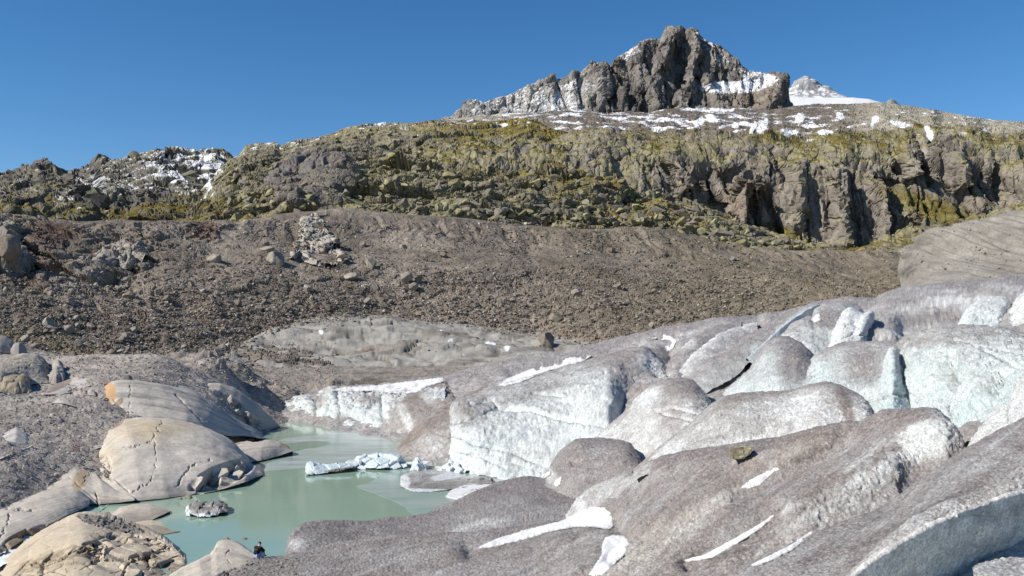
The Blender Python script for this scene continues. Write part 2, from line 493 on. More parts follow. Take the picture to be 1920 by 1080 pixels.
# left background ridge with snow
c_ = [(-200, 350), (-60, 343), (0, 336), (30, 335), (55, 332), (75, 323), (95, 322), (110, 326), (122, 335), (150, 332), (185, 322), (195, 312), (215, 310), (240, 308), (262, 300), (285, 293), (310, 292),
      (335, 293), (360, 296), (385, 295), (415, 300), (440, 303), (470, 320), (520, 350)]
s = terrain([row(560, (-200, 455), (0, 450), (520, 450)), row(640, (-200, 425), (0, 415), (200, 412), (450, 420), (520, 430)), [(x, y + 45, 900) for x, y in c_], [(x, y, 1150) for x, y in c_],
             [(x, y + 30, 1300) for x, y in c_]], -200, 520, 1.5, 1.4, back=1)
sh_ = s.px.shape; px, py = s.px, s.py
s.disp((fbm(s.P / 90, 4, 41, .5, 'ridge') * 17).reshape(sh_) * np.clip(.35 + (s.v < 2.6), 0, 1))
s.remesh(1.3); s.disp(s.f(blocks(s.P / 26, 42) * 7), along=(0, -.6, .8)); s.remesh(1.3); s.disp(s.f(blocks(s.P / 9, 43) * 2.6))
sh_ = s.px.shape; px, py = s.px, s.py
for pts in [[(122, 335), (150, 352), (200, 385)], [(318, 292), (350, 325), (380, 352)]]:
    s.disp(-8 * np.clip(1 - dist_poly(px, py, pts) / 9, 0, 1))
n1 = fbm(s.P / 60, 4, 44).reshape(sh_); n2 = fbm(s.P / 7, 5, 45, .62).reshape(sh_); nz = s.N[..., 2]
sn = sstep(.62, .70, nz * .40 + n1 * .22 + n2 * .62 + .22 * sstep(430, 310, py) - .2 * sstep(395, 420, py) + .20 * blob(px, py, 350, 320, 90, 45) + .12 * blob(px, py, 170, 365, 130, 40) - .30 * blob(px, py, 90, 340, 40, 22))
gs = sstep(.42, .6, nz * .55 + n1 * .5 + .2 * sstep(345, 400, py))
rock = mix(mix(DARKROCK, (.175, .165, .12), sstep(-.3, .3, n1 + n2)), GRASS, gs)
tag(emit('hills', s, M['hill_rock'], mix(rock, SNOW, sn * .95), smooth=False), 'low dark rocky ridge flecked with snow at the left skyline', kind='structure')

# shoulder with granite cliffs on the right
top = [(820, 232), (900, 222), (1000, 217), (1060, 213), (1100, 216), (1135, 222), (1180, 219), (1215, 223), (1245, 215), (1290, 212), (1340, 217), (1390, 211), (1440, 215), (1490, 208), (1530, 205), (1590, 205), (1650, 200), (1700, 205), (1740, 212), (1780, 219), (1840, 229), (1880, 234), (1920, 236), (2120, 262)]
s = terrain([row(470, (820, 470), (1100, 470), (1400, 500), (1600, 500), (1750, 470), (1920, 430), (2120, 400)),
             row(590, (820, 440), (1100, 420), (1400, 468), (1600, 470), (1750, 440), (1850, 408), (1920, 395), (2120, 360)),
             row(608, (820, 330), (1100, 310), (1200, 330), (1300, 360), (1450, 350), (1600, 350), (1750, 365), (1920, 375), (2120, 350)),
             row(632, (820, 290), (1100, 270), (1250, 288), (1450, 283), (1600, 280), (1750, 272), (1920, 290), (2120, 300)),
             row(1000, (820, 262), (1100, 245), (1250, 252), (1450, 248), (1600, 240), (1750, 240), (1920, 258), (2120, 275)),
             [(x, y, 1500 + 250 * math.exp(-((x - 1400) / 300) ** 2)) for x, y in top],
             [(x, y + 50, 1950) for x, y in top]], 820, 2120, 1.5, 1.4, back=1)
sh_ = s.px.shape; px, py = s.px, s.py
wob = (fbm(s.P / 40, 3, 50) * 14).reshape(sh_)
cl = sstep(2.85, 2.5, s.v) * sstep(1.0, 1.2, s.v) * (.15 + .85 * sstep(1120, 1290, px))             # the cliff band
h = np.zeros(sh_)
for pts, wd, am in [([(1452, 285), (1462, 315), (1470, 345)], 9, 26), ([(1400, 345), (1412, 380), (1425, 425), (1440, 440)], 11, 22), ([(1720, 262), (1735, 310), (1748, 345)], 10, 32), ([(1800, 315), (1820, 360)], 9, 26),
                    ([(1245, 305), (1268, 335)], 7, 12), ([(1300, 322), (1310, 360)], 5, 9), ([(1668, 290), (1685, 325)], 8, 18), ([(1330, 330), (1345, 380)], 5, 9), ([(1490, 400), (1505, 440)], 8, 12),
                    ([(1545, 340), (1552, 430)], 4, 7), ([(1590, 345), (1600, 450)], 4, 7), ([(1640, 330), (1700, 345)], 6, 10), ([(1860, 290), (1875, 360)], 5, 9)]:
    h -= am * np.clip(1 - dist_poly(px + wob, py, pts) / wd, 0, 1)
for pts, wd, am in [([(1400, 345), (1375, 350), (1368, 420)], 26, 24), ([(1480, 330), (1488, 420)], 18, 14), ([(1560, 330), (1570, 460)], 28, 18), ([(1640, 340), (1650, 450)], 22, 14), ([(1690, 280), (1700, 330)], 14, 18), ([(1780, 290), (1790, 350)], 18, 20),
                    ([(1260, 300), (1285, 350)], 22, 14), ([(1690, 400), (1740, 420)], 25, 12), ([(1890, 290), (1900, 370)], 26, 16)]:
    h += .8 * am * (np.clip(1 - dist_poly(px + wob * .5, py, pts) / wd, 0, 1))
s.disp(h * np.clip(cl + .25 * (s.v < 3.2), 0, 1), along=(0.25, -.97, 0))
s.remesh(1.35); sh_ = s.px.shape; px, py = s.px, s.py; cl = sstep(2.85, 2.5, s.v) * sstep(1.0, 1.2, s.v) * (.15 + .85 * sstep(1120, 1290, px))
Pv = s.P * np.array([1, .3, .16])
s.disp(s.f(blocks(Pv / 20, 151, 1.2, .5, .07) * 7.0 + blocks(Pv / 7.5, 152, 1.2, .5, .08) * 2.2) * cl + (fbm(s.P / 60, 4, 52, .5) * 16 + fbm(s.P * np.array([1, .6, 1]) / 25, 3, 55, .5, 'ridge') * 5).reshape(sh_) * (1 - cl) * np.clip((4.7 - s.v) / .8, .15, 1))
s.remesh(1.35); sh_ = s.px.shape; px, py = s.px, s.py; cl = sstep(2.85, 2.5, s.v) * sstep(1.0, 1.2, s.v) * (.15 + .85 * sstep(1120, 1290, px))
s.disp((blocks(s.P * np.array([1, .7, .45]) / 13, 53) * 2.0).reshape(sh_) * np.clip(cl + .55, 0, 1) + (blocks(s.P * np.array([1, 1, .6]) / 4.5, 54) * 1.0).reshape(sh_))
n1 = fbm(s.P / 45, 4, 56).reshape(sh_); n2 = fbm(s.P / 9, 4, 57).reshape(sh_); n3 = fbm(s.P * np.array([1, 1, .06]) / 5, 3, 58).reshape(sh_); nz = s.N[..., 2]
flat = sstep(.48, .78, nz + n2 * .25)
rock = mix((.135, .118, .102), (.245, .215, .185), sstep(-.35, .35, n3 + n1 * .5))
rock = mix(rock, (.075, .068, .064), sstep(.1, .4, n3) * .7 * cl)
rock = mix(rock, (.20, .145, .115), blob(px, py, 1400, 370, 45, 45) * .5 * cl)
rock = mix(rock, LICHEN, np.clip(flat * .9 + .15 * n1 + .55 * (1 - cl) * (s.v < 4.3), 0, 1) * sstep(-.45, .25, n1 + n2))
green = sstep(.42, .58, nz * .5 + n1 * .35 + n2 * .35 + .08 * (1 - cl))
rock = mix(rock, GRASS, green * (s.v < 4.75))
ramp = blob(px, py, 1760, 398, 130, 26, -22) + blob(px, py, 1480, 440, 60, 12, -25)
rock = mix(rock, mix(GRASS, (.17, .15, .06), sstep(-.2, .3, n2)), np.clip(ramp, 0, 1) * sstep(-.5, 0, n1 + n2 + .2))
pn0 = s.f(fbm(np.stack([px.ravel() / 20, py.ravel() / 7, 0 * px.ravel()], 1), 5, 160, .6))
up = sstep(258, 238, py + n1 * 14) * (s.v > 3.3)
scr = mix((.115, .098, .082), (.165, .14, .11), sstep(-.3, .3, n2))
rock = mix(rock, scr, up * sstep(1720, 1560, px) * sstep(880, 1040, px))
rock = mix(rock, mix((.30, .275, .225), (.2, .18, .11), sstep(0, .4, n1)), up * np.clip(sstep(1540, 1660, px) + sstep(1060, 900, px), 0, 1) * .9)
sn = sstep(.64, .73, .43 + pn0 * .18 + fbm(s.P * np.array([1, .25, 1]) / 26, 4, 59).reshape(sh_) * .55 + n2 * .2 + up * .10 + .09 * blob(px, py, 1080, 222, 200, 26) + .07 * blob(px, py, 1400, 235, 250, 30) - (py > 262) * .3) * (s.v > 3.1)
pn = s.f(fbm(np.stack([px.ravel() / 16, py.ravel() / 9, 0 * px.ravel()], 1), 5, 159, .6))
for cx, cy, rx, ry, a in [(1430, 236, 9, 16, -25), (1412, 240, 5, 12, -20), (1310, 228, 7, 12, -50), (1335, 222, 12, 7, -20), (1520, 236, 16, 4, 0), (1545, 248, 18, 4, 0), (1500, 222, 8, 10, -40), (1742, 250, 6, 16, 20), (1575, 218, 8, 8, -30), (1480, 248, 18, 5, 0), (1330, 205, 50, 5, 0), (1690, 232, 22, 5, -10), (1640, 226, 5, 12, -30)]:
    sn = np.maximum(sn, sstep(.42, .56, blob(px, py, cx, cy, rx * 1.5, ry * 1.5, a, .9) * .75 + pn * .55))
tag(emit('cliff', s, M['hill_rock'], mix(rock, SNOW, sn), smooth=False), 'broad granite cliff band topped by yellow-green lichen and snow streaks', kind='structure')

# nearer hillside of lichen-covered boulders, falling to the right
c_ = [(320, 425), (345, 400), (372, 372), (395, 345), (410, 322), (432, 302), (445, 296), (462, 276), (480, 271), (500, 270), (516, 268), (528, 274), (548, 265), (560, 263), (572, 268), (600, 257), (622, 254), (640, 245), (660, 240), (700, 235), (720, 232),
      (760, 233), (800, 229), (850, 225), (900, 228), (930, 230), (960, 226), (990, 224), (1010, 232), (1040, 245), (1080, 256), (1110, 266), (1150, 287), (1180, 302), (1215, 325), (1250, 346), (1290, 368), (1330, 386), (1400, 415), (1440, 433), (1480, 446), (1530, 460), (1570, 474)]
s = terrain([row(430, (320, 460), (500, 450), (640, 430), (800, 440), (960, 450), (1200, 470), (1570, 505)),
             row(470, (320, 432), (500, 412), (640, 395), (800, 405), (960, 425), (1130, 435), (1300, 445), (1500, 474), (1570, 480)),
             [(x, y + (interp(x, [(320, 428), (500, 405), (640, 390), (960, 420), (1130, 430), (1570, 480)]) - y) * .5, 600 - max(0, x - 900) * .12) for x, y in c_],
             [(x, y, 820 - max(0, x - 900) * .42) for x, y in c_],
             [(x, y + 35, 960 - max(0, x - 900) * .3) for x, y in c_]], 320, 1570, 1.45, 1.3, back=1)
sh_ = s.px.shape; px, py = s.px, s.py
ca, sa = math.cos(math.radians(28)), math.sin(math.radians(28))
def dip(P, l, w):
    a = P[:, 0] * ca + P[:, 2] * sa; b = -P[:, 0] * sa + P[:, 2] * ca
    return np.stack([a / l, P[:, 1] / w, b / w], 1)
amp = np.clip(.3 + .7 * sstep(0, 80, py - np.interp(px, [c[0] for c in c_], [c[1] for c in c_])), 0, 1)
dc = blob(px, py, 590, 335, 95, 60, 20, .4)
s.disp((fbm(s.P / 70, 3, 60) * 13).reshape(sh_) * amp)
s.disp(dc * 12, along=(-.2, -.98, 0))
CX, CY = [c[0] for c in c_], [c[1] for c in c_]; cr_hill = list(c_)
def ready():
    global px, py, amp, dc
    s.remesh(1.3)
    px, py = s.px, s.py
    amp = np.clip(.3 + .7 * sstep(0, 80, py - np.interp(px, CX, CY)), 0, 1) * (s.v < 3.02)
    dc = blob(px, py, 590, 335, 95, 60, 20, .4)
TO = (-.1, -.62, .78)
ready(); s.disp(s.f(blocks(dip(s.P, 55, 24), 61, 1.0, .4) * 8) * amp, along=TO)
ready(); s.disp(s.f(blocks(dip(s.P, 21, 10), 62, .8, .6, .15) * 2.6) * np.clip(amp + .3, 0, 1) * (1 - .5 * dc), along=TO)
ready(); sh_ = s.px.shape
s.disp((blocks(dip(s.P, 8, 4.5), 63, .8, .6, .15) * .6).reshape(sh_) + (fbm(s.P * np.array([1, 1, .2]) / 8, 3, 65, .5, 'ridge') * 2.2).reshape(sh_) * dc)
n1 = fbm(s.P / 40, 4, 66).reshape(sh_); n2 = fbm(s.P / 7, 4, 67).reshape(sh_); nz = s.N[..., 2]
rock = mix((.14, .125, .10), (.235, .21, .125), sstep(-.35, .35, n1 + n2 * .8))
rock = mix(rock, LICHEN, sstep(.35, .9, nz * .6 + n2 * .8) * .6)
rock = mix(rock, mix(DARKROCK, (.155, .135, .125), sstep(-.2, .3, n2)), np.clip(dc * 1.2, 0, 1) * .8)
meadow = blob(px, py, 960, 275, 170, 75) + .8 * blob(px, py, 1150, 370, 170, 60, -25) + blob(px, py, 400, 395, 100, 35)
green = sstep(.47, .62, nz * .42 + n1 * .30 + n2 * .25 + .30 * np.clip(meadow, 0, 1) + .10 - .5 * dc)
rock = mix(rock, mix((.115, .085, .018), (.18, .145, .035), sstep(-.3, .3, n2)), green * .92)
sn = sstep(.6, .7, n2 * .7 + fbm(s.P / 22, 3, 68).reshape(sh_) * .35 + .42 * sstep(52, 0, py - np.interp(px, [c[0] for c in c_], [c[1] for c in c_])) * sstep(1050, 980, px) + .06 * sstep(430, 380, px + 0 * py) + .06)
tag(emit('hillside', s, M['hill_rock'], mix(rock, SNOW, sn), key='hill', smooth=False), 'boulder-strewn hillside of yellow-green lichen and brown grass', kind='structure')

# moraine slope
cr = [(-200, 408), (0, 405), (60, 410), (150, 416), (250, 412), (350, 417), (450, 416), (520, 401), (560, 396), (640, 391), (740, 402), (850, 407), (960, 421), (1080, 431), (1130, 431), (1200, 425), (1300, 441), (1400, 466), (1500, 472), (1580, 473), (1650, 474), (1720, 460), (1800, 440), (2120, 420)]
crd = [(-200, 285), (0, 285), (250, 300), (450, 330), (640, 365), (960, 395), (1300, 410), (1580, 420), (2120, 430)]
s = terrain([row(145, (-200, 800, 120), (0, 770, 125), (200, 745, 135), (420, 750, 145), (600, 745, 160), (850, 745, 180), (1200, 680, 200), (1500, 630, 215), (1920, 610, 225), (2120, 605, 225)),
             row(200, (-200, 655, 165), (0, 645, 168), (250, 645, 185), (420, 650, 205), (700, 620, 240), (1000, 622, 250), (1300, 600, 260), (1600, 565, 285), (1920, 545, 300), (2120, 540, 300)),
             row(260, (-200, 545, 205), (0, 540, 208), (300, 535, 230), (700, 510, 275), (1000, 518, 300), (1300, 528, 315), (1600, 522, 345), (1920, 505, 350), (2120, 500, 350)),
             row(300, (-200, 470, 240), (0, 470, 240), (300, 466, 265), (640, 445, 320), (1000, 468, 350), (1300, 480, 365), (1600, 497, 385), (1920, 480, 390), (2120, 470, 390)),
             [(x, y, interp(x, crd)) for x, y in cr], [(x, y + 14, interp(x, crd) + 60) for x, y in cr]], -200, 2120, 1.5, 1.4, back=1)
sh_ = s.px.shape; px, py = s.px, s.py
am = np.clip((4.02 - s.v) / .5, .25, 1)
steep = sstep(2.3, 3.4, s.v) * (s.v < 4.01)
s.disp((fbm(s.P / 38, 4, 70) * 4.5).reshape(sh_) * am)
s.disp((fbm(np.stack([s.P[:, 0] / 6 + s.P[:, 2] / 16 + 1.2 * fbm(s.P / 16, 3, 171), s.P[:, 1] / 60, s.P[:, 2] / 40], 1), 4, 71, .5, 'ridge') * 1.5).reshape(sh_) * steep * am)
lc = np.clip(blob(px, py, 40, 470, 110, 80) + blob(px, py, 190, 480, 150, 60, 12) + .6 * blob(px, py, 370, 435, 60, 28), 0, 1)
s.disp((blocks(s.P / 13, 72, 1.0) * 4.0 + blocks(s.P / 5, 73, 1) * 1.8).reshape(sh_) * lc, along=(-.2, -.7, .6))
for cx, cy, rx, ry, dd in [(95, 436, 45, 14, 4), (375, 430, 24, 15, 6), (20, 500, 40, 55, 6), (245, 455, 40, 14, 3), (440, 424, 18, 8, 3)]:
    s.disp(dd * blob(px, py, cx, cy, rx, ry), along=(.2, .9, -.1))
s.remesh(1.35); sh_ = s.px.shape; px, py = s.px, s.py; am = np.clip((4.02 - s.v) / .5, .25, 1)
lump = (blocks(s.P / 5.5, 74, .9) * .6 + blocks(s.P / 2.2, 75, .9) * .45).reshape(sh_)
s.disp(lump * np.clip(.35 + .9 * sstep(480, 560, py) + .4 * sstep(.0, .4, fbm(s.P / 22, 3, 79).reshape(sh_)), 0, 1) * am, along=(0, -.5, .87))
n1 = fbm(s.P / 30, 4, 76).reshape(sh_); n2 = fbm(s.P / 3.5, 4, 77).reshape(sh_)
c = mix((.148, .124, .099), (.230, .196, .160), sstep(-.35, .35, n1 + n2 * .6))
run = s.f(fbm(np.stack([(s.P[:, 0] + .45 * s.P[:, 2]) / 9 + .8 * fbm(s.P / 20, 2, 172), s.P[:, 2] / 60, s.P[:, 1] / 120], 1), 4, 173, .55))
c = c * (1 + .42 * np.clip(run, -.6, .6) * sstep(670, 560, py))[..., None]
c = mix(c, (.165, .138, .095), sstep(900, 1500, px) * .55 * (1 - .3 * n1))
c = mix(c, (.10, .058, .042), np.clip(blob(px, py, 95, 436, 60, 20) + blob(px, py, 380, 430, 40, 20) + .5 * blob(px, py, 60, 500, 70, 60), 0, 1) * .8)  # dark earth banks, with the shadows at them put into the colour
c = mix(c, (.30, .275, .25), blob(px, py, 190, 500, 120, 45, 15) * .7 * sstep(-.1, .3, n2 + n1))
c = mix(c, (.135, .093, .065), sstep(.1, .4, n1) * .35 * sstep(430, 500, py))
c = mix(c, (.16, .13, .05), np.clip(blob(px, py, 60, 635, 90, 22) + .7 * blob(px, py, 160, 668, 90, 25), 0, 1) * .8 * sstep(-.3, .2, n2))
mor = emit('moraine', s, M['moraine'], c, key='mor', smooth=False)
tag(mor, 'brown rubble moraine slope above the lake', kind='structure')

# gullied lateral moraine at the right edge
c_ = [(1690, 470), (1715, 455), (1735, 441), (1770, 434), (1800, 427), (1850, 417), (1920, 400), (2120, 360)]
s = terrain([row(205, (1690, 560, 235), (1715, 560, 225), (1800, 555, 210), (1920, 540), (2120, 520)),
             row(235, (1690, 530, 270), (1720, 515, 252), (1800, 500, 242), (1920, 485), (2120, 460)),
             [(x, y, 275) for x, y in c_], [(x, y + 14, 330) for x, y in c_]], 1690, 2120, 1.4, 1.4, back=1)
sh_ = s.px.shape; px, py = s.px, s.py
q = np.stack([(s.P[:, 0] + s.P[:, 2] * .35) / 2.6, s.P[:, 1] / 80, s.P[:, 2] / 60], 1)
s.disp((fbm(q, 3, 80, .5, 'ridge') * 1.9).reshape(sh_) * sstep(545, 500, py) * (s.v < 2.01) + (fbm(s.P / 3, 4, 81) * .45).reshape(sh_))
n1 = fbm(s.P / 12, 4, 82).reshape(sh_)
tag(emit('moraine', s, M['moraine'], mix((.15, .138, .12), (.225, .21, .187), sstep(-.3, .3, n1 + .6 * s.f(fbm(q, 3, 80, .5, 'ridge')))), key='mor2'), 'grey gullied wall of gravel at the right edge above the ice', kind='structure')

# smooth striped bedrock in the middle distance
c_ = [(380, 680, 195), (425, 664, 200), (460, 645, 208), (500, 626, 218), (530, 615, 222), (563, 605, 226), (600, 602, 228), (640, 598, 232), (700, 594, 236), (725, 593, 236), (760, 602, 236), (800, 605, 236), (860, 610, 238), (900, 613, 238), (950, 622, 236), (985, 628, 234), (1010, 626, 232), (1035, 633, 230), (1060, 640, 228), (1110, 648, 224), (1150, 660, 220)]
s = terrain([row(165, (380, 720, 150), (420, 705, 155), (470, 730), (560, 752), (760, 760, 168), (900, 750), (1050, 700), (1150, 690)),
             row(178, (380, 705, 165), (425, 680, 172), (470, 702), (560, 718), (650, 727), (760, 730), (900, 722), (1050, 690), (1150, 672)),
             row(205, (380, 692, 180), (425, 670, 190), (470, 672, 196), (560, 660), (700, 652), (850, 657), (1000, 660), (1150, 664)), c_, [(x, y + 20, d + 40) for x, y, d in c_]], 380, 1150, 1.4, 1.4, back=1)
sh_ = s.px.shape; px, py = s.px, s.py
am = np.clip((3.02 - s.v) / .5, .2, 1)
s.disp((fbm(np.stack([s.P[:, 0] / 22, s.P[:, 1] / 8, s.P[:, 2] / 8], 1), 4, 90) * 4.2).reshape(sh_) * am)
wp = fbm(s.P / 12, 3, 97)
strp = fbm(np.stack([s.P[:, 0] / 16 - s.P[:, 1] / 30, s.P[:, 1] / 3.4 + wp * 2.2 + s.P[:, 0] * .05, s.P[:, 2] / 1.6 + wp * 1.5], 1), 4, 91).reshape(sh_)
s.disp((fbm(s.P * np.array([.35, 1, 1.5]) / 2.2, 3, 92, .5, 'ridge') * .6).reshape(sh_) + (blocks(s.P * np.array([.6, 1, 1]) / 5, 96) * 1.1).reshape(sh_) * sstep(-.1, .3, strp))
n1 = fbm(s.P / 14, 4, 93).reshape(sh_); n2 = fbm(s.P / 2, 3, 94).reshape(sh_)
c = mix((.285, .272, .248), (.165, .152, .134), sstep(-.12, .3, strp + n1 * .35 + n2 * .2))
c = mix(c, (.14, .10, .07), sstep(.1, .45, n1) * .55)
c = mix(c, (.38, .355, .31), sstep(.2, .5, -strp + n2 * .3) * .6)
c = mix(c, (.15, .115, .08), sstep(.25, .5, fbm(np.stack([s.P[:, 0] / 10 + s.P[:, 1] / 14, s.P[:, 1] / 40, s.P[:, 2] / 6], 1), 3, 95).reshape(sh_)) * .7)
for cx, cy, rx, ry in [(602, 628, 4, 4), (822, 626, 6, 4), (920, 642, 9, 3), (950, 657, 6, 4), (845, 640, 5, 2)]:
    c = mix(c, SNOW, sstep(.45, .6, blob(px, py, cx, cy, rx * 1.4, ry * 1.4) * .8 + n2 * .5))
tag(emit('bedrock', s, M['slab'], c, key=['mor', 'bank']), 'smooth grey-brown striped bedrock below the rubble slope', kind='structure')

# left bank: gravel heightfield
bx = [-200, 0, 100, 200, 300, 400, 500, 600, 750, 900, 1050]
bd = [40, 55, 70, 80, 95, 110, 125, 145, 165, 190]
bz = np.array([[1, 2, 4, 5.5, 7.5, 9, 10, 11, 12, 12.5], [-2, -.9, 2.0, 4.8, 7.3, 8.8, 9.8, 10.8, 11, 11.2], [-2, -2, .2, 3.3, 6.5, 8.5, 9.3, 8.6, 8.2, 8.6], [-3, -3, -1.8, 1.8, 5.9, 8.5, 9.6, 8.0, 7.2, 7.8],
               [-3, -3, -3, .6, 4.5, 7.5, 9.8, 8.4, 7.0, 7.2], [-3, -3, -3, -3, .6, 4, 6.4, 6.9, 6.0, 6.4], [-3, -3, -3, -3, -3, -1.6, .6, 2.2, 4.6, 5.8], [-3, -3, -3, -3, -3, -3, -3, -.5, 3.9, 5.2],
               [-3, -3, -3, -3, -3, -3, -3, -2, 2.8, 4.8], [-3, -3, -3, -3, -3, -3, -3, -2.5, 2.4, 4.5], [-3, -3, -3, -3, -3, -3, -3, -2.5, 2.2, 4.5]], float)
X = np.linspace(-200, 1050, 830); D = np.exp(np.linspace(math.log(40), math.log(190), 640))
Zt = np.array([np.interp(X, bx, bz[:, k]) for k in range(len(bd))])
ker = np.hanning(63); ker /= ker.sum()
Zt = np.array([np.convolve(np.pad(z, 31, mode='edge'), ker, 'valid') for z in Zt])
Z = pchip(Zt[:, :, None], np.array(bd, float), D)[..., 0]
Y = D[:, None] + 0 * Z
s = Sheet(np.stack([(X[None] - 960) / F * Y, Y, Z], -1))
sh_ = s.px.shape
hh = (fbm(s.P / 9, 4, 100) * .9 + fbm(s.P / 2.4, 3, 101) * .22 + blocks(s.P / .9, 102) * .10).reshape(sh_)
cone = np.zeros(sh_)
for cx, cy, r_, a_ in [(-43, 138, 5, 3.0), (-47, 145, 5, 3.6), (-38, 142, 4.5, 3.0), (-52, 150, 6, 3), (-36, 150, 5, 2.6), (-30, 158, 6, 2.2), (-45, 155, 5, 3)]:
    cone = np.maximum(cone, a_ * .5 * np.clip(1 - np.hypot(s.G[..., 0] - cx, s.G[..., 1] - cy) / r_, 0, 1))
hh += cone * (1 + .9 * (fbm(s.P / 2.5, 3, 103, .5, 'ridge')).reshape(sh_))
s.G[..., 2] += hh * sstep(-3, 0, s.G[..., 2]); s.upd()
n1 = fbm(s.P / 8, 4, 104).reshape(sh_); n2 = fbm(s.P / .9, 4, 105).reshape(sh_)
c = mix((.345, .308, .275), (.245, .218, .195), sstep(-.3, .4, n1 + n2 * .5))
c = mix(c, (.19, .17, .145), sstep(128, 150, s.G[..., 1]) * .75)
c = mix(c, (.10, .078, .062), sstep(.05, .25, n1) * sstep(138, 150, s.G[..., 1]) * .8)
bank = emit('gravel_bank', s, M['gravel'], c, key=['bank', 'gravel'])
tag(bank, 'grey gravel bank on the left shore', kind='structure')

# ------------------------------------------------------------------ glacier
WHITE = (.575, .59, .588); BLUE = (.31, .465, .475)
def ice_finish(s, dirt=(.85, .35), nzk=.5, cup=.10, cups=.42, big=.35, spots=(), bluek=0.0, seed=0, lines=(), tone=0.0, warm=0.0, white=WHITE, streak=.22, dlines=(), flute=0.0):
    """relief of melting ice and its film of dust; dirt = amount at the crest and at the foot"""
    sh = s.px.shape
    s.disp(s.f(fbm(s.P / 3.2, 3, 200 + seed) * big))
    for pts, wd, dep in lines:
        wob = s.f(fbm(s.P / 1.5, 2, 230 + seed)) * wd * 1.4
        s.disp(-dep * np.exp(-(dist_poly(s.px + wob, s.py + wob, pts) / wd) ** 2))
    nz = np.abs(s.N[..., 2]) if True else 0
    t = s.t if hasattr(s, 't') else np.clip(s.v, 0, 1) * 0
    n1 = s.f(fbm(s.P / 3.5, 5, 210 + seed, .55)); n2 = s.f(fbm(s.P / .8, 4, 211 + seed)); n3 = s.f(fbm(s.P / .22, 2, 222 + seed))
    d = dirt[0] + (dirt[1] - dirt[0]) * t + nzk * (s.N[..., 2] - .6) + .34 * n1 + .30 * n2 + .42 * n3
    if flute: s.disp(s.f(fbm(s.P * np.array([1, 1, .16]) / .9, 3, 246 + seed, .5, 'ridge')) * flute)
    fa = s.P @ np.array([.73, .68, .1]); fb = s.P @ np.array([-.68, .73, 0.])
    stq = np.stack([fa / 8, fb / .55 + .5 * fbm(s.P / 5, 2, 240), s.P[:, 2] / 2.0], 1)
    stk = s.f(fbm(stq, 4, 241 + seed, .6))
    d = d + streak * stk
    for pts, wd, val in dlines:
        w_ = s.f(fbm(s.P / 1.2, 3, 245)) * wd * 1.2
        d = d + val * np.exp(-(dist_poly(s.px + w_, s.py + w_, pts) / wd) ** 2)
    s.disp(stk * streak * .16)
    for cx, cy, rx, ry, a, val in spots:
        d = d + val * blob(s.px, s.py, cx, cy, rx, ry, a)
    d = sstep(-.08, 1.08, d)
    rough = np.clip(.55 + .6 * (1 - d), 0, 1.2)
    c1 = fbm(s.P / cups, 2, 220 + seed, .55, 'billow'); c2 = perlin(s.P / (cups * .4), 221 + seed)
    s.disp(s.f(-c1 * cup * 1.5 + c2 * cup * .5 + fbm(s.P / 1.3, 3, 225 + seed, .5, 'ridge') * big * .22) * rough)
    n4 = s.f(perlin(s.P / .105, 243 + seed))
    dc = mix((.160, .140, .133), (.295, .268, .258), sstep(-.4, .4, n2 * .5 + n3)) * (1 + .75 * n4)[..., None]
    dc = dc * (1 - tone) if not isinstance(tone, np.ndarray) else dc * (1 - tone)[..., None]
    if warm: dc = mix(dc, (.20, .155, .112), np.clip(warm + .3 * n1, 0, 1))
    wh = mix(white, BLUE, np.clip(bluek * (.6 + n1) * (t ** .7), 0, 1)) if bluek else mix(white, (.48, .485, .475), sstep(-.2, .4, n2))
    wh = wh * (1 + .22 * n4)[..., None]
    return mix(wh, dc, d)

glacier = bpy.data.objects.new('glacier', None)
COL.objects.link(glacier)
tag(glacier, 'dirty grey and white glacier tongue with rounded ice ridges reaching the lake', 'glacier', kind='structure')
def ridge(label, crest, base, p=2.2, name='ice_ridge', step=1.6, back=None, drop=None, hp=1.0, **k):
    s = hump(crest, base, p, step, back, drop, hp)
    c = ice_finish(s, **k)
    return tag(emit(name, s, M['ice'], c, glacier, key='ice'), label)

def addd(pts, d):      # helper: constant depth
    return [(x, y, d) for x, y in pts]

# upper ice surface running back to the skyline
s = terrain([row(40, (480, 840, 128), (620, 830, 118), (800, 880, 96), (1000, 880, 92), (1300, 840, 76), (1500, 820, 70), (1700, 830, 58), (1920, 830, 46), (2140, 830, 40)),
             row(90, (480, 790, 138), (620, 765, 134), (740, 760, 130), (830, 745, 126), (960, 730, 116), (1150, 700, 106), (1300, 690, 100), (1460, 680, 94), (1600, 680, 86), (1760, 670, 78), (1920, 650, 71), (2140, 630, 66)),
             row(120, (480, 775, 145), (620, 738, 142), (740, 735, 138), (830, 720, 134), (960, 700, 128), (1150, 668, 124), (1300, 640, 122), (1460, 615, 118), (1535, 600, 115), (1600, 600, 108), (1760, 590, 100), (1920, 570, 92), (2140, 545, 86)),
             row(150, (480, 768, 152), (505, 757, 151), (560, 744, 150), (620, 727, 150), (700, 722, 150), (830, 706, 150), (880, 692, 150), (960, 673, 150), (1060, 657, 148), (1135, 640, 147), (1210, 622, 146), (1285, 607, 145), (1375, 593, 143), (1460, 587, 142), (1535, 567, 140), (1610, 556, 140), (1700, 541, 138), (1800, 531, 136), (1920, 518, 134), (2140, 498, 130)),
             row(190, (480, 790), (620, 750), (830, 730), (1135, 660), (1535, 590), (1920, 545), (2140, 520))], 480, 2140, 1.6, 1.5, back=1)
s.t = np.clip(1 - (s.v - 1) / 2, 0, 1)
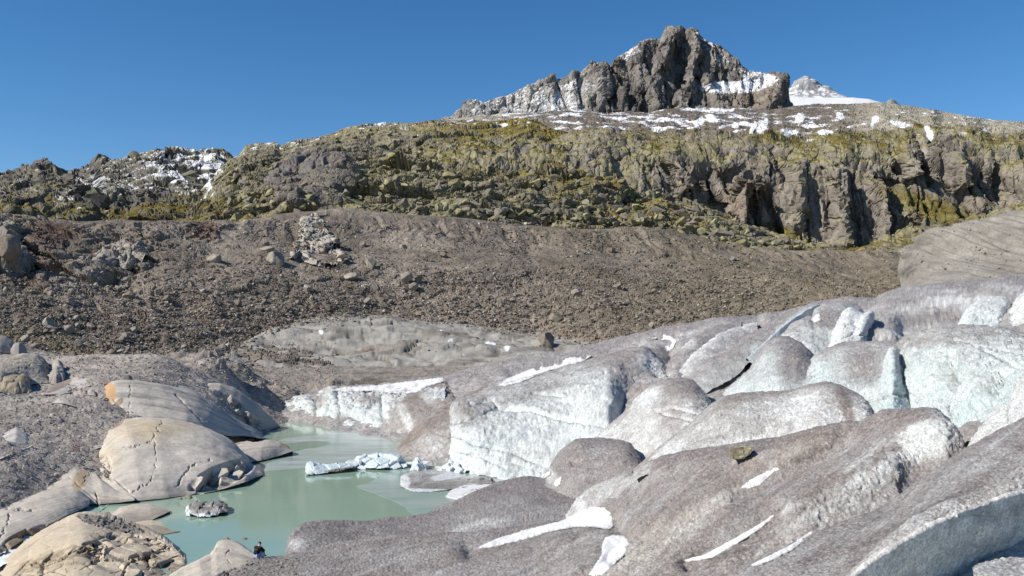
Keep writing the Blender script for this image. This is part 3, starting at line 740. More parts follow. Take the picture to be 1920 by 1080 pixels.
for pts, wd, am in [([(1255, 655), (1240, 690)], 14, 1.6), ([(1290, 690), (1330, 640), (1420, 605)], 14, 1.0), ([(960, 700), (1100, 664), (1200, 640)], 10, .5), ([(1700, 600), (1830, 560)], 20, 1.2), ([(1560, 600), (1640, 560)], 16, .8), ([(1650, 640), (1800, 590)], 18, .8)]:
    s.disp(-am * np.exp(-(dist_poly(s.px, s.py, pts) / wd) ** 2))
c = ice_finish(s, dirt=(.78, .70), nzk=.3, cup=.14, cups=.7, big=.7, tone=.02, spots=[(1740, 575, 90, 14, 12, -.35), (1620, 590, 50, 10, 20, -.3), (1480, 600, 60, 8, 20, -.2), (1300, 625, 60, 8, 20, -.25), (1180, 655, 50, 8, 20, -.2), (1820, 572, 120, 22, -14, -.35), (1700, 625, 90, 14, 8, -.3), (1900, 545, 60, 12, -10, -.3)])
o = emit('ice_surface', s, M['ice'], c, glacier, key='ice')
tag(o, 'smooth grey upper ice surface running up to the skyline')

low = dict(big=.5, cups=.8, cup=.12)
ridge('low white ice cliff with a teal hollow at the far end of the lake',
      [(500, 774, 150), (512, 766, 150), (530, 757, 149), (545, 752, 148), (562, 745, 147), (580, 744, 147), (590, 752, 145), (600, 738, 147), (622, 730, 146), (640, 733, 144), (665, 736, 142), (700, 735, 141), (735, 733, 139), (770, 729, 138), (835, 720, 136)],
      [(500, 778, 143), (520, 779, 141), (545, 783, 138), (570, 787, 135), (595, 792, 131), (620, 797, 128), (650, 802, 124), (680, 807, 122), (710, 812, 119), (735, 818, 116), (760, 824, 114), (800, 826, 114), (835, 824, 114)], p=3.5, name='ice_cliff', dirt=(.38, .05), nzk=.5, big=1.1, cups=1.1, cup=.22, bluek=.5, flute=.25, seed=1,
      spots=[(600, 755, 8, 14, 0, .5), (690, 752, 25, 10, 0, .5), (745, 790, 20, 40, 0, .5)], lines=[([(640, 782), (672, 787)], 6, 1.6), ([(592, 750), (596, 790)], 3, 1.0), ([(634, 740), (640, 790)], 4, .7), ([(715, 750), (722, 810)], 5, .8)])
ridge('brown dirty ice fin with a slanting crest behind the tall ice wall',
      [(718, 790, 122), (730, 775, 123), (745, 755, 124), (765, 742, 126), (790, 728, 130), (815, 720, 134), (835, 716, 135), (850, 730, 130), (860, 750, 124)],
      [(722, 815, 116), (740, 822, 114), (760, 828, 112), (790, 826, 110), (820, 820, 108), (860, 800, 106)], p=1.6, dirt=(.95, .62), nzk=.2, warm=.4, seed=2, spots=[(800, 735, 14, 30, 30, -.6), (760, 780, 10, 40, 25, -.5)], **low)
ridge('triangular brown ice fin standing in the water left of the tall white wall',
      [(738, 852, 103), (750, 836, 105), (770, 812, 108), (790, 788, 110), (815, 772, 112), (845, 755, 115), (880, 738, 120), (930, 715, 126), (1000, 694, 134)],
      [(738, 858, 98), (765, 864, 96.5), (800, 869, 94.5), (835, 873, 93), (860, 876, 92), (890, 860, 93), (940, 800, 100), (1000, 740, 112)], p=1.7, dirt=(.90, .55), nzk=.2, warm=.45, seed=3, spots=[(820, 835, 35, 25, 20, -.25), (800, 800, 60, 8, 38, .5), (960, 705, 60, 8, 20, .3)], **low)
ridge('tall sheer white ice wall banded with thin dirt lines above the lake',
      [(846, 800, 98), (848, 765, 101), (854, 752, 103), (870, 744, 105), (905, 733, 109), (940, 722, 112), (1000, 706, 115), (1060, 689, 117), (1110, 674, 118), (1150, 662, 118), (1190, 652, 117), (1212, 650, 116), (1224, 662, 114), (1240, 678, 111), (1250, 700, 106), (1256, 730, 100)],
      [(847, 876, 92), (856, 882, 90.5), (880, 890, 87.5), (915, 896, 85.5), (950, 899, 84.5), (1000, 900, 84), (1040, 899, 83.5), (1080, 890, 83), (1110, 875, 82.5), (1140, 855, 83), (1170, 840, 90), (1210, 815, 96), (1240, 790, 97), (1256, 770, 96)], p=4.0, hp=1.5, name='ice_wall', dirt=(.78, -.12), nzk=.55, big=.55, cups=.6, cup=.10, bluek=.3, flute=.12, seed=4,
      spots=[(1190, 735, 45, 75, 20, .55), (900, 770, 30, 30, 0, .22), (985, 860, 80, 18, 10, .28), (870, 780, 20, 30, 0, .35), (1000, 735, 80, 14, 18, .25), (1160, 670, 60, 20, 15, .3)],  # first spot darkens the right-facing side: its shade put into the colour
      lines=[([(850, 795), (930, 768), (1000, 772), (1060, 790), (1135, 800)], 3, .35), ([(850, 820), (900, 838), (960, 850), (1030, 880)], 2.5, .3), ([(880, 760), (925, 752), (935, 768)], 2.5, .4), ([(900, 880), (960, 868), (1040, 895)], 2, .2), ([(1000, 740), (1060, 745), (1135, 700)], 2.5, .2), ([(860, 850), (900, 858), (950, 880)], 2, .2)])
ridge('narrow grey ridge left of the long crevasse below the skyline', [(1228, 705, 106), (1245, 688, 108), (1262, 668, 111), (1282, 648, 114), (1305, 628, 120), (1345, 612, 128), (1390, 604, 133)],
      [(1228, 722, 102), (1262, 712, 101), (1290, 690, 104), (1320, 660, 110), (1390, 625, 122)], p=1.6, dirt=(.75, .6), seed=5, spots=[(1290, 645, 20, 12, 40, -.5)], **low)
ridge('pale white-topped ridge below the skyline left of the crevasse', [(1258, 716, 100), (1275, 692, 102), (1297, 668, 106), (1318, 648, 110), (1345, 629, 116), (1375, 617, 122), (1420, 606, 128)],
      [(1258, 735, 95), (1300, 715, 96), (1340, 680, 101), (1380, 650, 108), (1420, 628, 116)], p=1.8, dirt=(.10, .5), seed=6, **low)
ridge('grey ice ridge forming the near lip of the long teal crevasse', [(1278, 722, 95), (1300, 700, 97), (1330, 672, 101), (1362, 655, 105), (1400, 632, 110), (1440, 608, 116), (1480, 588, 123), (1505, 577, 128), (1534, 568, 132)],
      [(1278, 745, 90), (1320, 740, 89), (1370, 715, 90), (1408, 680, 94), (1440, 655, 99), (1485, 618, 108), (1534, 580, 121)], p=2.6, dirt=(.80, .40), nzk=.6, seed=7, bluek=.6, spots=[(1490, 605, 50, 12, 35, -.8), (1420, 660, 16, 16, 0, -.4), (1345, 655, 30, 10, 20, -.35)], **low)
ridge('teal inner wall of the long crevasse', [(1400, 673, 93.8), (1418, 656, 96), (1440, 637, 98.6), (1462, 617, 102), (1485, 599, 106), (1512, 581, 113), (1536, 570, 119)],
      [(1411, 686, 93), (1428, 672, 95), (1448, 657, 97.6), (1468, 638, 101), (1491, 619, 105), (1518, 601, 112), (1541, 588, 118)], p=1.1, name='crevasse_wall', dirt=(-.3, -.1), nzk=.1, seed=28, bluek=1.2, big=.2, cups=.5, cup=.04, streak=.1, back=.6, drop=.5)
ridge('white-sided block right of the long crevasse', [(1462, 640, 101), (1466, 628, 102), (1480, 612, 105), (1502, 597, 109), (1518, 594, 110), (1524, 598, 110), (1532, 580, 116), (1545, 570, 121), (1580, 568, 122), (1610, 580, 118), (1630, 600, 112)],
      [(1462, 660, 95), (1490, 672, 92), (1525, 675, 91), (1570, 668, 93), (1630, 660, 95)], p=2.2, dirt=(.62, .12), seed=8, bluek=.3, spots=[(1560, 600, 40, 20, 0, .35)], **low)
ridge('small white wedge of clean ice under the skyline', [(1550, 655, 97), (1558, 635, 99), (1570, 606, 101), (1584, 584, 103), (1597, 575, 104), (1610, 586, 102), (1622, 588, 102), (1636, 584, 102), (1638, 592, 101), (1628, 625, 98), (1622, 655, 95)],
      [(1550, 668, 92), (1575, 670, 91), (1600, 670, 91), (1622, 668, 91)], p=1.8, dirt=(.02, -.2), nzk=.2, seed=9, big=.4, cups=.5, cup=.07, lines=[([(1585, 610), (1600, 606), (1612, 615)], 2, .25), ([(1570, 640), (1600, 625), (1625, 632)], 2, .2)])
ridge('white block of clean ice at the right below the skyline', [(1792, 625, 88), (1802, 603, 90), (1815, 582, 92), (1830, 567, 94), (1842, 560, 95), (1862, 557, 95), (1882, 558, 94), (1894, 566, 92), (1892, 585, 90), (1884, 625, 86)],
      [(1792, 640, 84), (1820, 645, 83), (1850, 645, 83), (1884, 640, 83)], p=2.2, dirt=(.15, -.15), seed=10, bluek=.5, big=.4, cups=.5, cup=.1)
ridge('rough white ice rising at the right edge of the picture', [(1876, 640, 84), (1884, 612, 86), (1892, 590, 88), (1902, 568, 90), (1925, 545, 91), (1980, 530, 92), (2140, 505, 92)],
      [(1876, 660, 78), (1920, 660, 76), (2000, 650, 74), (2140, 640, 72)], p=1.8, dirt=(.05, -.05), nzk=.2, seed=11, big=.4, cups=.5, cup=.14)
ridge('grey-topped dome with a white foot in the middle of the ice', [(1318, 785, 85), (1332, 762, 87), (1360, 735, 90), (1390, 706, 93), (1410, 685, 94), (1424, 662, 95), (1437, 643, 96), (1460, 632, 96), (1482, 633, 95), (1502, 642, 92), (1516, 655, 90), (1526, 672, 87), (1534, 700, 83)],
      [(1318, 800, 78), (1370, 790, 75), (1420, 775, 73), (1470, 765, 71.5), (1534, 760, 71)], p=2.3, dirt=(.85, .05), nzk=.55, seed=12, bluek=.7, spots=[(1490, 690, 35, 45, 0, .45), (1370, 735, 40, 25, 35, -.5)], big=.4, cups=.45, cup=.10)
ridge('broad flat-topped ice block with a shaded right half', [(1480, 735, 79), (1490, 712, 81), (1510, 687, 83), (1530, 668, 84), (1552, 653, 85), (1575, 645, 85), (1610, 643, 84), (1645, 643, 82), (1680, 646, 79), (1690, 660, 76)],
      [(1480, 755, 72), (1530, 752, 70), (1580, 765, 67), (1630, 785, 64.5), (1690, 790, 63)], p=3.0, hp=1.2, dirt=(.72, .02), nzk=.55, seed=13, bluek=.6, flute=.08, spots=[(1620, 690, 50, 40, 0, .40), (1535, 690, 20, 40, 20, -.25)], big=.4, cups=.4, cup=.11)  # first spot paints the shade of the right half into the colour
ridge('tall sheer white ice block with a dark dusty top at the right', [(1672, 745, 73), (1674, 690, 76), (1677, 655, 77), (1690, 636, 78), (1712, 626, 78), (1760, 618, 77), (1800, 615, 76), (1840, 616, 75), (1880, 618, 73), (1900, 624, 71), (1940, 632, 69), (2020, 650, 65), (2140, 680, 60)],
      [(1672, 830, 64), (1700, 835, 61), (1740, 840, 58.5), (1780, 850, 56), (1820, 855, 53), (1880, 850, 50), (1940, 845, 47), (2020, 840, 45), (2140, 830, 44)], p=3.4, hp=1.35, dirt=(.75, -.2), nzk=.6, seed=14, bluek=.65, flute=.16, big=.6, cups=.42, cup=.13,
      spots=[(1800, 700, 45, 40, 0, .22), (1850, 730, 30, 25, 0, .2), (1780, 640, 110, 14, 4, .22)], lines=[([(1822, 650), (1870, 672), (1925, 700)], 2.5, .3), ([(1840, 660), (1910, 696)], 2, .2), ([(1790, 640), (1850, 655), (1920, 670)], 2, .2), ([(1790, 690), (1775, 760), (1765, 800)], 12, .9), ([(1880, 715), (1860, 760)], 12, .8)])
ridge('slender pointed ice pinnacle leaning against the sheer block', [(1630, 790, 67), (1634, 762, 68), (1645, 725, 69.5), (1655, 692, 70.5), (1664, 665, 71), (1672, 652, 71.3), (1678, 655, 71.2), (1686, 678, 70.6), (1696, 700, 69.8), (1708, 722, 69), (1715, 735, 68.5), (1718, 760, 67), (1719, 795, 65)],
      [(1632, 835, 60), (1650, 838, 59.5), (1675, 840, 59), (1700, 838, 59), (1719, 835, 59.5)], p=2.0, dirt=(.20, -.2), nzk=.3, seed=15, bluek=1.0, big=.35, cups=.4, cup=.08, back=1.5, lines=[([(1640, 755), (1680, 738), (1712, 745)], 3, .25)])
ridge('narrow white ice blade in the gap at the right edge', [(1812, 850, 49), (1826, 832, 50), (1842, 806, 51), (1853, 788, 52), (1870, 770, 53), (1888, 760, 53), (1898, 742, 54), (1910, 715, 55), (1925, 690, 55), (1990, 640, 54), (2140, 590, 52)],
      [(1812, 860, 46), (1850, 862, 45), (1900, 855, 43.5), (1990, 830, 42), (2140, 800, 41)], p=2.2, dirt=(.0, -.1), nzk=.2, seed=16, big=.35, cups=.4, cup=.11, lines=[([(1890, 768), (1892, 800)], 2.5, .3)])
ridge('rounded ridge with a dark cap right of the tall white wall', [(1095, 838, 84), (1110, 825, 85), (1130, 808, 86), (1158, 784, 87), (1182, 763, 88), (1190, 748, 89), (1205, 737, 89), (1225, 722, 89), (1240, 717, 88), (1258, 711, 87.5), (1275, 708, 87), (1292, 711, 86), (1308, 720, 84), (1320, 735, 82), (1330, 752, 79.5), (1333, 775, 76)],
      [(1095, 868, 79), (1140, 880, 76), (1190, 890, 72), (1230, 880, 70), (1280, 850, 69), (1333, 810, 69)], p=2.4, dirt=(.62, .12), nzk=.5, seed=17, warm=.1, spots=[(1285, 725, 42, 22, 0, .35), (1260, 790, 30, 60, 15, .30), (1215, 745, 30, 14, 30, -.45), (1130, 820, 40, 10, 38, -.3)], big=.4, cups=.4, cup=.10, lines=[([(1230, 772), (1262, 764), (1310, 778)], 2, .25), ([(1240, 775), (1300, 790)], 2, .25)])
ridge('long bright ice ridge with a brown crest in the middle of the glacier', [(1188, 885, 59.5), (1205, 868, 60.5), (1235, 842, 61.5), (1262, 820, 62.3), (1290, 797, 63), (1315, 774, 63.6), (1335, 755, 64), (1352, 745, 64.2), (1380, 739, 64.2), (1412, 736, 64), (1450, 733, 63.5), (1485, 730, 63), (1515, 722, 62), (1548, 716, 61.3), (1575, 721, 60.4), (1592, 732, 59.2), (1612, 745, 57.5), (1630, 762, 55.8), (1643, 785, 54)],
      [(1190, 900, 56), (1230, 885, 55.5), (1280, 870, 54.8), (1340, 862, 54.2), (1400, 855, 53.5), (1460, 845, 52.8), (1520, 830, 51.5), (1580, 815, 50.5), (1643, 800, 50)], p=2.2, dirt=(.66, .22), nzk=.45, seed=18, warm=.25, big=.3, cups=.36, cup=.09,
      spots=[(1420, 760, 50, 25, 10, -.25), (1500, 760, 60, 30, 15, -.35), (1250, 850, 50, 14, 38, -.5), (1590, 770, 12, 50, 20, .55), (1612, 770, 20, 30, 0, -.3), (1380, 830, 60, 10, 5, -.2), (1400, 745, 60, 12, 5, .2)])
ridge('dark rounded hump of dirty ice beside the foot of the white wall', [(1012, 905, 76), (1026, 888, 76.5), (1038, 866, 77), (1048, 848, 77.3), (1060, 835, 77.5), (1074, 826, 77.5), (1090, 822, 77), (1112, 823, 76.5), (1140, 822, 75.5), (1165, 825, 74.5), (1182, 832, 73), (1190, 845, 71.5), (1200, 860, 70), (1206, 890, 66)],
      [(1012, 925, 71), (1045, 945, 68), (1085, 955, 66), (1130, 950, 65), (1170, 930, 64), (1206, 910, 63)], p=2.6, dirt=(.95, .82), nzk=.15, seed=19, tone=.10, big=.35, cups=.34, cup=.09, lines=[([(1073, 869), (1095, 872), (1124, 873)], 3, .5)], spots=[(1035, 895, 12, 20, 20, -.4), (1120, 845, 40, 15, 0, -.15)])
ridge('short pale rib of ice between the dark hump and the boulder ridge', [(1060, 972, 61.5), (1070, 955, 62), (1082, 938, 62.5), (1100, 920, 63), (1128, 905, 63), (1160, 892, 62.5), (1190, 878, 62), (1215, 870, 61)],
      [(1060, 988, 59), (1090, 985, 58.5), (1130, 965, 58.3), (1170, 930, 58.3), (1215, 890, 58.3)], p=1.8, dirt=(.55, .45), nzk=.3, seed=20, big=.2, cups=.34, cup=.07, spots=[(1085, 945, 14, 20, 30, -.5), (1190, 885, 25, 8, 25, .4)])
ridge('low dark rounded ice ridge along the near shore of the lake', [(533, 1040, 58.5), (538, 1025, 59.5), (545, 1008, 60.5), (556, 996, 61.5), (575, 988, 62.5), (610, 983, 63.5), (660, 981, 64.5), (710, 980, 65.5), (760, 976, 66.5), (800, 965, 68), (850, 945, 70), (890, 926, 72), (930, 909, 74), (960, 900, 75), (990, 894, 75.5), (1015, 897, 75), (1050, 907, 72.5), (1080, 920, 70), (1110, 940, 67)],
      [(533, 1050, 55), (570, 1058, 54.3), (620, 1048, 55.6), (690, 1030, 58), (760, 1018, 58.6), (850, 1012, 59), (950, 1000, 59.5), (1040, 985, 60), (1110, 965, 61)], p=2.0, dirt=(.95, .72), nzk=.15, seed=21, tone=.14, big=.3, cups=.32, cup=.085, spots=[(560, 1020, 20, 14, 10, -.45), (900, 985, 80, 12, 12, -.35), (640, 1005, 60, 14, 0, .2)])

# broad foreground surface
cr = [(430, 1078, 51.2), (450, 1068, 52.2), (480, 1054, 53.8), (510, 1047, 54.5), (540, 1043, 55), (560, 1040, 55.3), (640, 1016, 58), (760, 1004, 59), (870, 1000, 59), (950, 987, 59), (1060, 966, 59), (1110, 950, 59.3), (1135, 930, 59.3), (1160, 910, 59.3), (1195, 884, 59), (1215, 869, 58.5), (1240, 856, 57.5), (1280, 847, 56.5), (1360, 836, 54.5), (1410, 827, 53), (1510, 808, 50.5), (1560, 797, 49.5), (1590, 790, 49), (1612, 793, 48), (1635, 780, 47.3), (1655, 771, 46.6), (1675, 769, 46), (1700, 771, 45), (1720, 776, 44.3), (1750, 785, 43), (1770, 795, 42), (1795, 808, 41), (1812, 822, 40), (1825, 845, 39), (1880, 900, 37), (1990, 960, 35)]
s = terrain([row(24, (430, 1750, 21), (1000, 1500, 24), (1360, 1350, 25), (1675, 1200, 24), (1990, 1200, 22)),
             row(33, (430, 1380, 31.3), (760, 1300, 35), (1000, 1250, 36), (1195, 1180, 34), (1360, 1110, 33), (1510, 1050, 32.5), (1675, 1000, 32), (1880, 1020, 29), (1990, 1040, 28)),
             row(41, (430, 1200, 41), (560, 1170, 42.6), (760, 1140, 44.5), (1000, 1100, 44), (1195, 1040, 42), (1360, 990, 40), (1510, 950, 38.5), (1675, 900, 37.5), (1880, 965, 32), (1990, 1000, 31)),
             row(50, (430, 1120, 47.2), (560, 1090, 49.5), (760, 1058, 52.5), (1000, 1030, 51.5), (1195, 965, 50.5), (1360, 905, 47.5), (1510, 870, 45), (1610, 850, 43.5), (1675, 835, 42.5), (1770, 850, 38.5), (1880, 930, 34.5), (1990, 980, 33)),
             cr, [(x, y + 45, d + 7) for x, y, d in cr]], 430, 1990, 1.5, 1.4, back=1)
for pts, wd, am in [([(1580, 822), (1560, 838), (1480, 868), (1430, 893), (1380, 920), (1300, 965), (1200, 1012), (1150, 1050)], 16, .75), ([(1560, 838), (1500, 862)], 8, .35),
                    ([(1285, 1055), (1380, 1003), (1460, 958), (1560, 900), (1650, 850)], 12, .40), ([(880, 1030), (1000, 995), (1100, 967), (1145, 968), (1170, 1000), (1140, 1045), (1090, 1100)], 20, .55), ([(1195, 880), (1150, 920), (1130, 960)], 10, .5),
                    ([(1360, 1085), (1440, 1040), (1560, 985), (1700, 905), (1800, 845)], 22, .8), ([(1100, 1090), (1250, 1010), (1350, 950)], 40, -.35), ([(1500, 960), (1650, 870), (1740, 800)], 36, -.55), ([(700, 1045), (900, 1030), (1050, 1010)], 26, -.2)]:
    s.disp(-am * np.exp(-(dist_poly(s.px, s.py, pts) / wd) ** 2))
s.t = np.clip(4 - s.v, 0, 1)
rw = np.clip(blob(s.px, s.py, 1640, 880, 190, 38, 35, .8) + blob(s.px, s.py, 1500, 960, 110, 22, 30, .8) + blob(s.px, s.py, 1740, 820, 60, 40, 20), 0, 1)
c = ice_finish(s, dirt=(.82, .80), nzk=.15, cup=.085, cups=.30, big=.22, streak=.5, dlines=[([(1235, 864), (1290, 852), (1410, 838), (1500, 818), (1590, 790)], 9, .8), ([(1590, 800), (1540, 845), (1470, 872)], 9, .7), ([(1410, 1005), (1500, 955), (1600, 890), (1680, 840)], 9, .45), ([(1330, 1060), (1440, 1010), (1560, 930)], 8, .4), ([(1620, 800), (1680, 776), (1740, 786)], 10, .4), ([(930, 1000), (1060, 975), (1130, 955)], 8, .5)], seed=22, tone=.03, warm=.12,
               spots=[(1640, 880, 190, 36, 35, -.42), (1500, 960, 110, 20, 30, -.35), (1740, 825, 60, 40, 20, -.55), (1230, 1010, 170, 28, 28, -.22), (1400, 900, 130, 14, 28, -.1), (1330, 872, 16, 4, 20, .9), (1290, 1050, 40, 6, 30, .9), (1330, 890, 30, 6, 25, .7), (480, 1060, 60, 20, 0, .1), (1260, 865, 40, 10, 25, .3), (1700, 780, 50, 12, 0, .15)])
s.disp(s.f(-fbm(s.P / .30, 2, 260, .5, 'billow')) * .10 * rw)
drk = np.clip(blob(s.px, s.py, 1322, 902, 34, 9, 25) + blob(s.px, s.py, 1285, 1048, 34, 8, 28) + .7 * blob(s.px, s.py, 1345, 890, 20, 6, 30), 0, 1) * sstep(.0, .3, s.f(fbm(s.P / .5, 3, 261)))
c = mix(c, c * np.array([1.12, 1.0, .80]), np.clip(blob(s.px, s.py, 1230, 1010, 170, 40, 28, .9) + .7 * blob(s.px, s.py, 1450, 860, 150, 25, 25, .9), 0, 1) * .4)
c = mix(c, (.075, .062, .052), drk * .9)
gv = np.clip(blob(s.px, s.py, 460, 1070, 90, 40), 0, 1)
c = mix(c, mix((.25, .23, .20), (.17, .155, .14), sstep(-.2, .3, s.f(fbm(s.P / .25, 3, 262)))), gv)
fg = emit('ice_surface', s, M['ice'], c, glacier, key=['ice', 'fg'])
tag(fg, 'broad gritty grey ice surface in the foreground')

ridge('grey dusty ice ridge sweeping up to the right edge in the foreground', [(1350, 1100, 29), (1400, 1064, 29.6), (1460, 1031, 30.4), (1510, 1010, 31), (1560, 990, 31.6), (1610, 970, 32.3), (1660, 949, 33), (1700, 920, 33.6), (1740, 889, 34.2), (1780, 862, 34.8), (1820, 838, 35.4), (1870, 810, 36.2), (1920, 785, 37), (2000, 740, 38.5), (2140, 670, 40)],
      [(1350, 1300, 24), (1450, 1230, 24), (1560, 1140, 24.2), (1640, 1060, 25), (1700, 1015, 26), (1745, 990, 26.8), (1815, 965, 28), (1870, 945, 29), (1920, 915, 30), (2000, 880, 31.5), (2140, 820, 33.5)], p=1.7, streak=.5, dlines=[([(1500, 1060), (1640, 1010), (1745, 960), (1850, 900)], 10, .4), ([(1600, 1060), (1700, 1005), (1800, 965)], 6, .5)], dirt=(.82, .68), nzk=.15, seed=23, tone=.02, big=.18, cups=.24, cup=.05, spots=[(1850, 870, 60, 12, 30, -.15), (1910, 840, 20, 10, 20, .3)])
ridge('nearest ice edge with a clean white undercut face at the bottom right', [(1545, 1110, 24.20), (1580, 1085, 24.42), (1625, 1045, 24.75), (1665, 1010, 25.08), (1710, 975, 25.52), (1745, 955, 25.85), (1780, 940, 26.18), (1815, 930, 26.51), (1850, 922, 26.84), (1875, 910, 27.11), (1900, 884, 27.50), (1920, 868, 27.77), (2000, 810, 28.65), (2140, 730, 29.87)],
      [(1545, 1140, 23.16), (1590, 1098, 23.48), (1625, 1066, 23.76), (1685, 1028, 24.25), (1740, 996, 24.75), (1810, 965, 25.41), (1860, 947, 25.85), (1920, 929, 26.45), (2000, 897, 27.28), (2140, 847, 28.49)], p=1.4, dirt=(.70, .35), nzk=.1, seed=24, big=.12, cups=.2, cup=.06, drop=1.2, back=1.5)
ridge('smooth shaded white ice face under the rough lip at the bottom right', [(1540, 1136, 22.73), (1590, 1090, 23.05), (1625, 1058, 23.33), (1685, 1020, 23.82), (1740, 988, 24.32), (1810, 957, 24.98), (1860, 939, 25.42), (1920, 921, 26.02), (2000, 889, 26.85), (2140, 839, 28.06)],
      [(1560, 1300, 23.92), (1600, 1240, 24.25), (1660, 1180, 24.74), (1740, 1130, 25.46), (1800, 1090, 26.01), (1850, 1060, 26.50), (1900, 1040, 27.00), (1960, 1020, 27.55), (2040, 1000, 28.32), (2140, 990, 29.20)], p=1.0, name='ice_face', dirt=(.12, -.15), nzk=.1, seed=25, big=.22, cups=.35, cup=.018, white=(.80, .77, .73), back=.5, drop=.2, lines=[([(1780, 968), (1840, 965), (1920, 975)], 2, .03)], spots=[(1780, 985, 20, 25, 0, .3)])
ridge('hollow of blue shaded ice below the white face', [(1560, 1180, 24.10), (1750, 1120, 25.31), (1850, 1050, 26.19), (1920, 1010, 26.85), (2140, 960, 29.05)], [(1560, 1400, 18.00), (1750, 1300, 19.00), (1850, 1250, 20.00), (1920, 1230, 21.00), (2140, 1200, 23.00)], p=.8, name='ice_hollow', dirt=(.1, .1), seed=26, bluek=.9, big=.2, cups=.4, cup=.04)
ridge('speckled ledge of ice in the bottom right corner', [(1824, 1066, 19.4), (1835, 1056, 19.7), (1860, 1050, 20), (1880, 1045, 20.2), (1900, 1046, 20.2), (1930, 1050, 20), (1990, 1056, 19.8), (2140, 1080, 19)], [(1828, 1130, 18.3), (1850, 1135, 18), (1900, 1140, 17.8), (1990, 1150, 17.4), (2140, 1170, 17)], p=3, name='ice_ledge', dirt=(.42, .1), nzk=.3, seed=27, big=.1, cups=.16, cup=.035, back=1.2)

# ------------------------------------------------------------------ smooth rock domes of the left shore
def rockdome(label, crest, base, p=2.0, bs=1.0, snap=False, embed=0.0, key='bank', vert=1.0, hp=1.0, seed=0, ochre=(), red=(), cracks=(), stripe=.5, dark=0.0, chunk=(), rough=0.0, step=1.3, back=None, drop=None, base_c=(.43, .395, .35), cat='rock outcrop', name='rock_outcrop', sx=1.0, gravel=(), group=None):
    if snap:                                   # bed the slab into the gravel it lies on
        b0 = sorted(base)
        nb = []
        for x, y, d in base:
            g = float(zget('gravel', [min(max(x, 4), 1900)], [y])[0])
            nb.append((x, y, g - .05 if g < 1e8 else d))
        crest = [(x, y, d + np.interp(x, [q[0] for q in sorted(nb)], [q[2] for q in sorted(nb)]) - np.interp(x, [q[0] for q in b0], [q[2] for q in b0])) for x, y, d in crest]
        base = nb
    if embed:                                  # set the outcrop into the slope it belongs to
        def on(x, y, d, o):
            g = float(zget(key, [x], [y])[0]); return (x, y, g + o if g < 1e8 else d)
        crest = [on(x, y + 5, d, -embed) for x, y, d in crest]; base = [on(x, y, d, embed * .3) for x, y, d in base]
    s = hump(crest, base, p, step, back, drop, hp)
    s.disp(s.f(fbm(s.P / 4.0, 3, 300 + seed) * .25))
    s.disp(s.f(fbm(s.P / .9, 3, 301 + seed) * .05))
    if rough: s.disp(s.f(blocks(s.P * np.array([1, vert ** .8, vert]) / 1.6 / bs, 302 + seed, 1., .5) * .55 + blocks(s.P * np.array([1, vert ** .8, vert]) / .55 / bs, 303 + seed, 1., .4) * .2) * rough * bs)
    for cx, cy, rx, ry, a, am in chunk:
        b = blob(s.px, s.py, cx, cy, rx, ry, a, .3)
        s.disp(s.f(blocks(s.P / 1.3, 304 + seed, 1., .7) * .8 - .5) * b * am)
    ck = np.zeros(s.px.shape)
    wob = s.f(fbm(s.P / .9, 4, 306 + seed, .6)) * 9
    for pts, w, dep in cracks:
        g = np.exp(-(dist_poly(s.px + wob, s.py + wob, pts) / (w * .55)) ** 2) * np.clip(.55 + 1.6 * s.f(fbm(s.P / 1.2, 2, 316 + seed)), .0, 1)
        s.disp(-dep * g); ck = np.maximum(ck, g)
    L = np.concatenate([[0], np.cumsum(np.linalg.norm(np.diff(s.G[s.nr // 2], axis=0), axis=1))])
    q = np.stack([np.repeat((L / 9 * sx)[None], s.nr, 0).ravel(), (s.t * 20).ravel() + .4 * fbm(s.P / 3, 2, 307), np.full(s.px.size, seed * 3.7)], 1)
    st = s.f(fbm(q, 4, 308 + seed)); q2 = q * np.array([.6, 4, 1]); st2 = s.f(fbm(q2, 3, 309 + seed))
    n1 = s.f(fbm(s.P / 2.5, 4, 310 + seed)); n2 = s.f(fbm(s.P / .35, 3, 311 + seed))
    base_c = np.array(base_c)
    s.disp(-.05 * sstep(-.1, .5, st) * stripe)
    c = mix(base_c * 1.08, base_c * .50, np.clip(stripe * (sstep(-.15, .45, st) + .55 * sstep(0, .4, st2)), 0, 1))
    c = mix(c, base_c * .62, np.clip(dark + .2 * n1, 0, 1) * (dark > 0))
    c = mix(c, (.36, .29, .20), sstep(.1, .5, n1) * .35)
    for cx, cy, rx, ry, a, am in ochre:
        c = mix(c, (.44, .36, .235), .75 * np.clip(blob(s.px, s.py, cx, cy, rx, ry, a, .8) * am * (1 + n1 + .6 * st), 0, 1))
    for cx, cy, rx, ry, a, am, rc in red:
        c = mix(c, rc, sstep(.3, .5, blob(s.px, s.py, cx, cy, rx, ry, a, .5) + .35 * n1 + .2 * n2) * am)
    for cx, cy, rx, ry, a, am in chunk:
        c = mix(c, (.13, .10, .07), sstep(.0, .35, n2 + n1) * blob(s.px, s.py, cx, cy, rx, ry, a, .3) * .6)
    for cx, cy, rx, ry, a in gravel:
        g = sstep(.35, .5, blob(s.px, s.py, cx, cy, rx, ry, a, .6) + .3 * n1)
        s.disp(s.f(blocks(s.P / .3, 315, 1.) * .12) * g)
        c = mix(c, mix((.21, .19, .175), (.13, .12, .11), sstep(-.2, .3, n2)), g)
    if rough: c = mix(c, (.25, .175, .10), np.clip(rough, 0, 1) * sstep(.0, .4, n1 + n2 * .4) * .65 * (bs < 3))
    c = mix(c, (.14, .10, .065), ck * .5)  # crack lines also painted dark, adding shade to the carved grooves
    wl = sstep(.45, .1, s.G[..., 2])
    c = mix(c, c * .62, wl * (s.t > .3))
    o = emit(name, s, M['slab'], c, key=key)
    return tag(o, label, cat, group)

